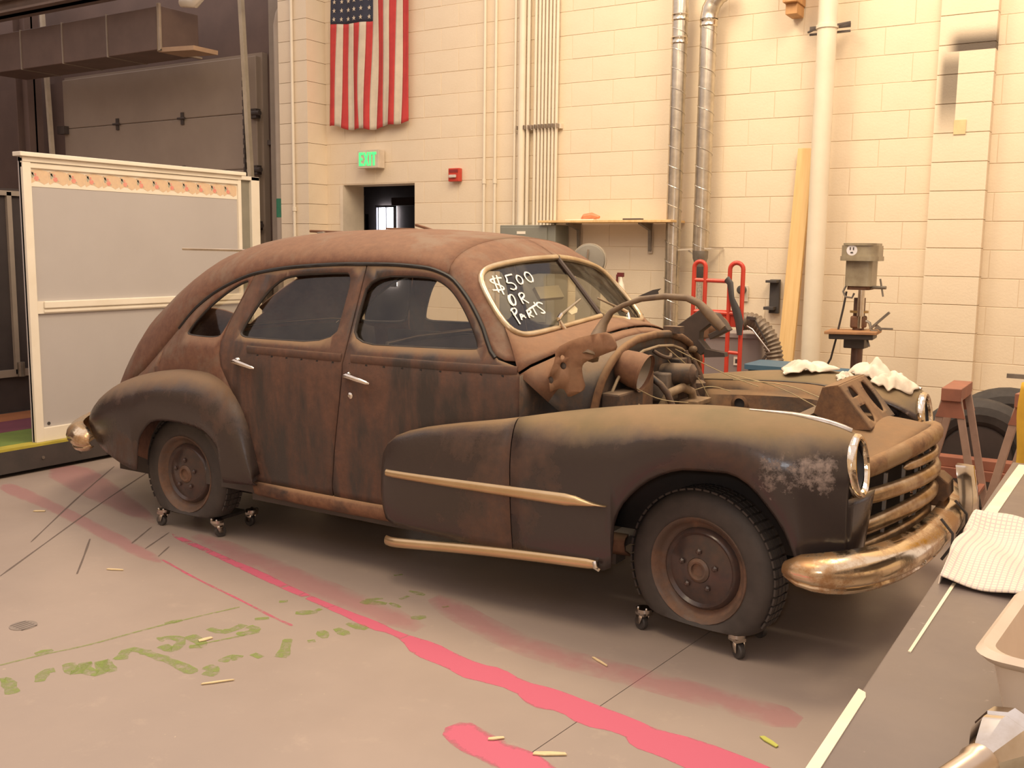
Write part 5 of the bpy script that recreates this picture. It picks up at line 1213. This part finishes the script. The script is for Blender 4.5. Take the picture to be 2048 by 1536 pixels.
for y in (-1.05,-.75,-.35): MB().cyl((.058,y,.10),(.066,y,.10),.012,10).build('bolt', steel, wag)
fl_ = thing('scenery_flat', 'pale blue scenery flat with white rails and floral border', 'scenery flat', (-6.62, 4.13, .203))
W_, H_ = 1.98, 2.03
pale = pm('pale_blue_paint', (.475,.445,.43), (.455,.425,.41), 2, .6)
MB().box(-.03, 0, .0, W_, 0, H_-.02).build('panel', pale, fl_, smooth=0)
MB().box(-.02, .025, .0, .062, 0, H_-.03).build('stile', white, fl_, smooth=0, bevel=.004); MB().box(-.02, .022, W_-.035, W_, 0, H_-.03).build('stile', white, fl_, smooth=0, bevel=.004)
MB().box(-.02, .022, .06, W_-.03, 0, .10).build('bottom_rail', white, fl_, smooth=0, bevel=.004)
MB().box(-.02, .018, .06, W_-.03, .918, 1.005).build('chair_rail', white, fl_, smooth=0)
MB().box(.018, .034, .11, W_-.03, .955, 1.005).build('chair_rail_cap', white, fl_, smooth=0, bevel=.006)
MB().box(.018, .026, .11, W_-.03, .925, .945).build('chair_rail_bead', white, fl_, smooth=0, bevel=.003)
MB().box(-.04, .055, -.03, W_+.03, H_-.025, H_+.005).box(-.03, .03, 0, W_, H_-.06, H_-.025).box(-.02, .018, .0, W_, H_-.10, H_-.062).build('cornice', white, fl_, smooth=0, bevel=.004)
MB().box(0, .003, .062, W_-.035, H_-.225, H_-.098).build('border_strip', white, fl_, smooth=0)
# floral swags of the printed border, one after another
peach = pm('swag_peach', (.74,.55,.36), (.68,.50,.34), 30, .8); rose = pm('rose_pink', (.72,.24,.20), (.76,.36,.28), 60, .8); leaf = pm('leaf_grey', (.42,.42,.33), None, 60, .8); fold = pm('fold_grey', (.52,.43,.33), None, 60, .8)
n = 13; sw = (W_-.10)/n
for i in range(n):
    y0 = .062+i*sw; zt = H_-.105
    pl = [(y0,zt-.012),(y0+sw*.5,zt),(y0+sw*.95,zt-.010),(y0+sw*1.0,zt-.02),(y0+sw*.98,zt-.085),(y0+sw*.75,zt-.102),(y0+sw*.5,zt-.085),(y0+sw*.28,zt-.082),(y0+sw*.05,zt-.10),(y0,zt-.09)]
    s_ = MB().prism(pl, 'x', .003, .0042).build('swag', peach, fl_, smooth=0)
    MB().prism([(y0+sw*.02,zt-.012),(y0+sw*.2,zt-.02),(y0+sw*.55,zt-.075),(y0+sw*.48,zt-.078),(y0+sw*.12,zt-.035)], 'x', .0043, .005).build('fold', fold, s_, smooth=0)
    MB().prism([(y0+sw*.35+.014*math.cos(a)*1.3,zt-.062+.018*math.sin(a)) for a in [k*PI/4 for k in range(8)]], 'x', .0043, .0052).build('rose', rose, s_, smooth=0)
    MB().prism([(y0+sw*.30+.008*math.cos(a),zt-.035+.009*math.sin(a)) for a in [k*PI/3 for k in range(6)]], 'x', .0043, .0052).build('bud', rose, s_, smooth=0)
    MB().prism([(y0+sw*.14+.010*math.cos(a),zt-.042+.022*math.sin(a)) for a in [k*PI/3 for k in range(6)]], 'x', .0043, .0050).build('leaf', leaf, s_, smooth=0)
MB().lathe([(.012,0),(.012,.004)], (.0,.115,.125), (1,0,0), 14).build('bolt_hole', black, fl_)
# second flat folded behind it
f2 = thing('scenery_flat', 'narrow grey green scenery flat with white post behind the blue flat', 'scenery flat', (-6.90, 6.15, .203))
MB().box(-.02, .0, -.02, .42, 0, H_-.02).build('panel', pm('grey_green_paint',(.30,.28,.22),None,3,.6), f2, smooth=0)
MB().box(-.03, .03, .33, .43, 0, H_).build('stile', white, f2, smooth=0, bevel=.004)
MB().box(-.03, .03, .02, .43, H_-.035, H_).build('top_rail', white, f2, smooth=0, bevel=.004)
# dark framed flat further back
f3 = thing('dark_flat', 'dark brown flat with thin pale frame at the far left', 'scenery flat', (-8.0, 4.3, .203))
MB().box(-.02, 0, -1.0, .75, 0, 1.86).build('panel', pm('dark_brown_cloth',(.055,.042,.040),None,4,.8), f3, smooth=0)
MB().box(-.02, .03, .54, .58, .32, 1.83).build('stile', tan, f3, smooth=0); MB().box(-.02,.03,-1.0,.75,.30,.36).build('rail', tan, f3, smooth=0); MB().box(-.02,.03,-1.0,.75,1.80,1.84).build('rail', tan, f3, smooth=0)
MB().cyl((.04,.58,.30),(.04,.58,.42),.03,10).build('caster_post', steel, f3)

# ================================================================ right side: trestles, tyres, jacket
brt = pm('brown_red_paint', (.33,.125,.075), (.25,.10,.065), 8, .6); tube_m = pm('dusty_brown_tube', (.40,.27,.21), (.32,.21,.16), 8, .5)
def trestle(loc, rz, lab, hh, sp):
    t_ = thing('trestle_stand', lab, 'trestle', loc, rz, 'folding trestle stands right of the car')
    MB().box(-.05,.05,-.20,.20,hh-.07,hh).build('top_rail', brt, t_, smooth=0, bevel=.004)
    for y in (-.17,.17):
        for sx in (-1,1):
            MB().bar((sx*.03,y,hh-.05),(sx*sp,y,0),.038,.022).build('leg', tube_m, t_, smooth=0, bevel=.003)
    for sx in (-1,1): MB().bar((sx*(.03+(sp-.03)*.62),-.17,hh*.36),(sx*(.03+(sp-.03)*.62),.17,hh*.36),.03,.02).build('stretcher', brt, t_, smooth=0)
    for y in (-.182,.182): MB().prism([(-.045,hh-.07),(.045,hh-.07),(.075,hh-.16),(-.075,hh-.16)], 'y', y-.003, y+.003).build('gusset', brt, t_, smooth=0)
    return t_
trestle((-.83,5.92,0), .0, 'brown red folding trestle stand just right of the car', .905, .21)
trestle((-.42,5.62,0), -.15, 'brown red folding trestle stand beside the yellow jacket', .94, .22)
rub = pm('dusty_black_rubber', (.055,.047,.043), (.035,.03,.028), 12, .75)
def tyre_rows(R, r, w, n=40, m=12):
    rows = []
    for i in range(n):
        a = 2*PI*i/n; row = []
        for k in range(m):
            b = 2*PI*k/m; rad = R-r + r*math.cos(b); row.append((rad*math.cos(a), w*math.sin(b), rad*math.sin(a)))
        rows.append(row)
    return rows
for (loc, rz, lab) in (((-.80,6.62,.375),.20,'loose black tyre standing behind the trestle stands'),((-.66,6.86,.40),.20,'second black tyre leaning behind the front loose tyre')):
    ty = thing('spare_tyre', lab, 'tyre', loc, rz, 'loose tyres')
    MB().grid(tyre_rows(.375 if rz == .2 and loc[2] < .39 else .40,.09,.09), True, True).build('tyre_body', rub, ty)
    MB().lathe([(.20,-.06),(.21,-.05),(.12,-.02),(.03,-.03)], (0,0,0), (0,1,0), 28).build('rim', pm('dark_rim',(.06,.045,.04),None,8,.5), ty)
rail = tag(MB().box(-1.15,.9,6.28,6.38,.37,.43).box(-1.15,.9,6.26,6.40,.31,.37).box(-1.10,-1.03,6.28,6.38,0,.31).box(.8,.87,6.28,6.38,0,.31).build('low_bench', brt, smooth=0, bevel=.004), 'low brown red wooden bench in front of the loose tyres', 'bench')
# yellow jacket hanging over the bench end
rows = []
for i in range(15):
    z = .60+.45*i/14; r = []
    for k in range(13):
        u = k/12; r.append((-.435+.30*u+.008*math.sin(i*.5+k*.6), 4.97+.022*math.sin(k*.9+i*.12)-.02*(i/14), z-.03*math.sin(u*PI)*(1-i/14)))
    rows.append(r)
yj = thing('yellow_jacket', 'mustard yellow cloth jacket hanging at the right edge', 'jacket', (0,0,0))
ym = pm('mustard_cloth', (.72,.44,.05), (.62,.36,.04), 12, .85)
MB().grid(rows).build('cloth_panel', ym, yj, smooth=70, solid=.02)
MB().tube([(-.41,4.98,1.04),(-.30,4.98,1.08),(-.15,4.99,1.06)], .035, 10).build('collar', ym, yj, smooth=60)
tag(MB().cyl((-.29,5.02,0),(-.29,5.02,1.12),.02,12).bar((-.5,5.02,1.07),(-.08,5.02,1.07),.02,.02).bar((-.5,5.02,.012),(-.08,5.02,.012),.04,.024).bar((-.29,4.82,.012),(-.29,5.22,.012),.04,.024).build('coat_stand', steel), 'thin steel stand holding the yellow jacket', 'stand')

# ================================================================ workbench in the foreground
bench = thing('workbench', 'dark grey topped workbench with white edge strips in the foreground', 'workbench', (0,0,0))
t = NT('dark_laminate')
cc = t.mix(t.ramp(t.noise(3, 6), [(.3,0.),(.7,1.)]), (.16,.125,.11), (.19,.15,.13))
cc = t.mix(t.ramp(t.noise(26, 8, .7), [(.64,0.),(.72,.5)]), cc, (.42,.34,.29))
lam = t.out(cc, t.ramp(t.noise(5, 4), [(.3,.30),(.7,.46)]))
MB().box(-.388, 1.1, .55, 4.35, .765, .80).build('top', lam, bench, smooth=0, bevel=.003)
strip = pm('white_edge', (.88,.78,.58), (.80,.70,.50), 6, .5)
MB().prism([(-.392,.55),(-.372,.55),(-.374,1.83),(-.379,1.85),(-.394,1.86)], 'z', .7985, .8025).build('edge_strip', strip, bench, smooth=0)
MB().prism([(-.352,2.10),(-.346,2.10),(-.338,2.62),(-.346,2.62)], 'z', .7985, .8025).build('edge_strip', strip, bench, smooth=0)
MB().prism([(-.385,3.0),(-.345,3.0),(-.325,4.3),(-.362,4.3)], 'z', .7985, .803).build('edge_strip', strip, bench, smooth=0)
for x in (-.33,1.0):
    for y in (.65,4.2): MB().box(x-.04,x+.04,y-.04,y+.04,0,.765).build('leg', pm('grey_leg',(.2,.18,.16),None,5,.5), bench, smooth=0)
MB().box(-.33,1.02,.62,4.28,.68,.765).build('apron', pm('grey_leg',(.2,.18,.16),None,5,.5), bench, smooth=0)
# checked towel: thin check woven into the cloth
t = NT('checked_cotton')
uvn = t.n('ShaderNodeUVMap'); sx = t.n('ShaderNodeSeparateXYZ'); t.l(uvn.outputs[0], sx.inputs[0])
def lines(v, f):
    return t.ramp(t.math('ABSOLUTE', t.math('SUBTRACT', t.math('FRACT', t.math('MULTIPLY', v, f)), .5)), [(.0,1.),(.09,1.),(.16,0.)])
chk = t.math('MAXIMUM', lines(sx.outputs[0], 48), lines(sx.outputs[1], 46))
cc = t.mix(t.math('MULTIPLY', chk, .55), (.80,.69,.56), (.38,.33,.38)); t.bump(t.noise(120, 3), .3, .002)
check = t.out(cc, .9)
rows = []; NU, NV = 34, 26
for i in range(NV+1):
    v = i/NV; r = []
    for k in range(NU+1):
        u = k/NU
        x = -.43+.66*u; y = 2.615-.06*u+.62*v + .05*math.sin(u*6)*(v-.5)
        z = .812+.050*math.exp(-((v-.93)/.10)**2)*(.75+.3*math.sin(u*9+1)) + .035*math.exp(-((v-.30)/.22)**2)*(.6+.4*math.sin(u*5+2)) + .006*math.sin(u*21+v*9) + .045*math.exp(-((u-.04)/.05)**2)*math.sin(PI*min(1,v*1.1))
        if u < .085:
            d = .085-u; x = -.43+.66*.085-.66*d*.35+.02*math.sin(v*8)*d*8; z -= d*(2.4 if v < .25 else .9)*(1 if v < .8 else .3)
        r.append((x, y, max(z, .62)))
    rows.append(r)
tw = MB().grid(rows).build('checked_towel', check, smooth=70, solid=.004, merge=False)
uvl = tw.data.uv_layers.new(name='UVMap')
for lp in tw.data.loops:
    i, k = divmod(lp.vertex_index, NU+1); uvl.data[lp.index].uv = (k/NU, i/NV)
tag(tw, 'rumpled checked cotton towel draped over the workbench edge', 'towel')
# plastic tub
tub = thing('plastic_tub', 'scuffed beige plastic dish tub on the workbench', 'tub', (.088, 1.965, .8015), -.08)
tm = pm('beige_plastic', (.68,.56,.43), (.62,.50,.38), 6, .45)
def ring(w, d, r, z): return [(x, y, z) for x, y in rr(w, d, r, 6)]
prof = [(.20,.145,.05,0),(.225,.17,.05,.012),(.248,.19,.05,.125),(.262,.204,.05,.13),(.272,.214,.05,.142),(.262,.204,.05,.152),(.245,.188,.045,.146),(.222,.165,.05,.02),(.19,.13,.05,.012)]
m_ = MB().grid([ring(*p) for p in prof], cv=True); nr = len(ring(*prof[0]))
m_.add(ring(*prof[0]), [tuple(range(nr))]); m_.add(ring(*prof[-1]), [tuple(range(nr))]); m_.build('tub_shell', tm, tub, smooth=50)
# chrome lamp lying on the bench
fl2 = thing('chrome_torch', 'chrome hand lamp with flared head lying by the tub', 'torch', (-.140, 1.605, .8015))
ax = Vector((.42, 1, .10)).normalized()
MB().lathe([(.0,.0),(.024,.004),(.025,.14),(.029,.15),(.029,.165),(.024,.172)], (-.075,-.17,.034), ax, 28).build('barrel', pm('brushed_metal',(.62,.50,.38),None,8,.3,.9), fl2)
MB().lathe([(.024,.17),(.028,.175),(.050,.215),(.052,.222),(.052,.232),(.056,.236),(.056,.256),(.053,.262),(.048,.262)], (-.075,-.17,.034), ax, 10).build('reflector_head', chrome, fl2, smooth=20)
MB().lathe([(.047,.258),(.0,.259)], (-.075,-.17,.034), ax, 24, caps=False).build('lens', pm('lamp_lens',(.25,.22,.2),None,5,.1), fl2)
bx = thing('small_carton', 'white and red carton beside the chrome lamp', 'carton', (-.040, 1.555, .8015), -.25)
MB().box(-.03,.06,-.1,.06,0,.055).build('carton_body', white, bx, smooth=0, bevel=.003)
MB().box(-.012,.061,-.101,.03,.006,.049).build('red_panel', redpaint, bx, smooth=0)
# ---- strips and rods lying on the roof
for i, (lab, pts, r, m) in enumerate((
    ('bare shiny trim strip sticking out over the car tail', [(-4.30,.25,1.588),(-3.97,.25,1.586),(-3.60,.25,1.583),(-3.22,.25,1.590)], .0085, pm('bare_trim',(.75,.62,.45),None,9,.25,.8)),
    ('dark trim strip on the roof pointing at the pilaster', [(-3.046,.2,1.712),(-2.9,.2,1.707),(-2.70,.2,1.701),(-2.45,.2,1.701)], .0085, rusty),
    ('thin dark strip on the roof in front of the doorway', [(-2.515,.30,1.730),(-2.293,.30,1.726),(-2.10,.30,1.70)], .005, rusty),
    ('short dark strip tilted up on the roof right of doorway', [(-2.312,.33,1.752),(-2.237,.33,1.734),(-2.12,.32,1.702)], .0085, rusty),
    ('bent dark strip lying along the rear of the roof', [(-3.62,.16,1.49),(-3.56,.17,1.545),(-3.40,.2,1.590),(-3.30,.2,1.615),(-3.15,.2,1.640)], .008, rusty))):
    o = MB().tube([CW(p) for p in pts], r, 6, flat=.7).build('trim_strip', m); tag(o, lab, 'trim strip', 'trim strips on the roof')
o = MB().obox(CW((-2.675,-.10,roofz(-2.675,-.10)+.008)), (.022,.012,.008), (1,.2,.1)).build('metal_clip', steel, bevel=.003); tag(o, 'small metal clip lying on the roof above the rear door', 'clip')
# ---- rags on the far fender
def fendz(x, y):
    T_, O_, I_, Zi, Zb = fzt(x), fyo(x), fyi(x), fzi(x), fzb(x); C_ = I_+(O_-I_)*.5
    if y <= C_:
        f_ = max(0, (y-I_)/(C_-I_)); return Zi+(T_-Zi)*math.sin(f_*PI/2)
    a = math.asin(min(1, (y-C_)/(O_-C_))); return T_-.20*(1-math.cos(a))
ragm = pm('white_rag', (.76,.68,.57), (.60,.52,.42), 9, .9, 0, .3, 40)
def rag(cx, cy, lx, ly, rot, seed, hgt, lab, tail=0):
    rnd = random.Random(seed); ph = [rnd.uniform(0, 6) for _ in range(8)]; rows = []; n = 22
    for i in range(n+1):
        row = []
        for k in range(n+1):
            u, v = 2*i/n-1, 2*k/n-1
            d = 1+.22*math.sin(3*math.atan2(v, u)+ph[0])+.12*math.sin(7*math.atan2(v, u)+ph[1])
            px_, py_ = u*lx*d*(1-.25*v*v), v*ly*d*(1-.25*u*u)
            c_, s_ = math.cos(rot), math.sin(rot); x = cx+px_*c_-py_*s_; y = cy+px_*s_+py_*c_
            y = min(.93, max(.555, y)); x = min(.56, x)
            h_ = hgt*max(0, 1-(u*u+v*v)*.7)*(.35+.65*abs(math.sin(u*2.6+ph[2]+v*1.4)))*(.55+.45*abs(math.sin(v*2.9-u*1.2+ph[3]))) + .016*abs(math.sin(u*5.5+v*3+ph[4]))*max(0,1-u*u)+.004
            row.append(CW((x, y, fendz(x, y)+.010+max(0, h_))))
        rows.append(row)
    o = MB().grid(rows).build('cleaning_rag', ragm, smooth=80, solid=.004); tag(o, lab, 'rag', 'white rags on the far fender')
rag(-.03, .70, .135, .085, .1, 3, .045, 'crumpled white rag on the far fender left of the baffle')
rag(.30, .72, .10, .10, -.5, 8, .075, 'tall crumpled white rag on far fender behind the baffle')
rag(.41, .68, .10, .085, -.3, 21, .030, 'flat white rag draped down the far fender near the headlight')
rag(.19, .62, .045, .03, .3, 13, .018, 'small scrap of white rag left of the baffle corner')
# ---- wheel dollies
def dolly(x, y, rz, hx, hy, lab):
    wx, wy, _ = CW((x, y, 0)); d = thing('wheel_dolly', lab, 'wheel dolly', (wx, wy, 0), rz, 'wheel dollies under the car')
    pm_ = pm('black_dolly_steel', (.045,.038,.036), None, 9, .45)
    MB().prism(rr(hx-.02, hy-.02, .03), 'z', .083, .0975).build('plate', pm_, d)
    for sx in (-1,1):
        for sy in (-1,1):
            a = random.uniform(0, 6.28); c = Vector((sx*hx, sy*hy, 0)); dr = Vector((math.cos(a), math.sin(a), 0)); pr = Vector((-dr.y, dr.x, 0)); wc = c+dr*.018
            b = MB().cyl(c+Vector((0,0,.086)), c+Vector((0,0,.099)), .036, 14).cyl(c+Vector((0,0,.074)), c+Vector((0,0,.088)), .024, 14)
            for q in (-1,1): b.add([tuple(c+pr*q*.021+dr*-.015+Vector((0,0,.078))), tuple(c+pr*q*.021+dr*.025+Vector((0,0,.078))), tuple(wc+pr*q*.021+dr*.012+Vector((0,0,.028))), tuple(wc+pr*q*.021-dr*.012+Vector((0,0,.028)))], [(0,1,2,3)])
            b.obox(c+dr*.004+Vector((0,0,.076)), (.026,.023,.006), dr)
            bo = b.build('caster', pm('bright_caster',(.62,.56,.50),None,9,.18,1), d, solid=.003)
            MB().lathe([(.010,-.013),(.028,-.013),(.032,-.008),(.032,.008),(.028,.013),(.010,.013)], wc+Vector((0,0,.032)), pr, 20).build('caster_wheel', black, bo)
            for q in (-1,1): MB().sphere(tuple(c+Vector((q*.02,.018*sy,.101))), .008, 8, 5).build('bolt_head', chrome, bo)
    return d
random.seed(11)
dolly(-.04, -.64, -.12, .215, .125, 'black wheel dolly under the near front wheel')
dolly(-3.06, -.665, .03, .215, .135, 'black wheel dolly under the near rear wheel')
dolly(0, .69, .05, .215, .13, 'black wheel dolly under the far front wheel')
dolly(-3.08, .69, -.05, .215, .13, 'black wheel dolly under the far rear wheel')
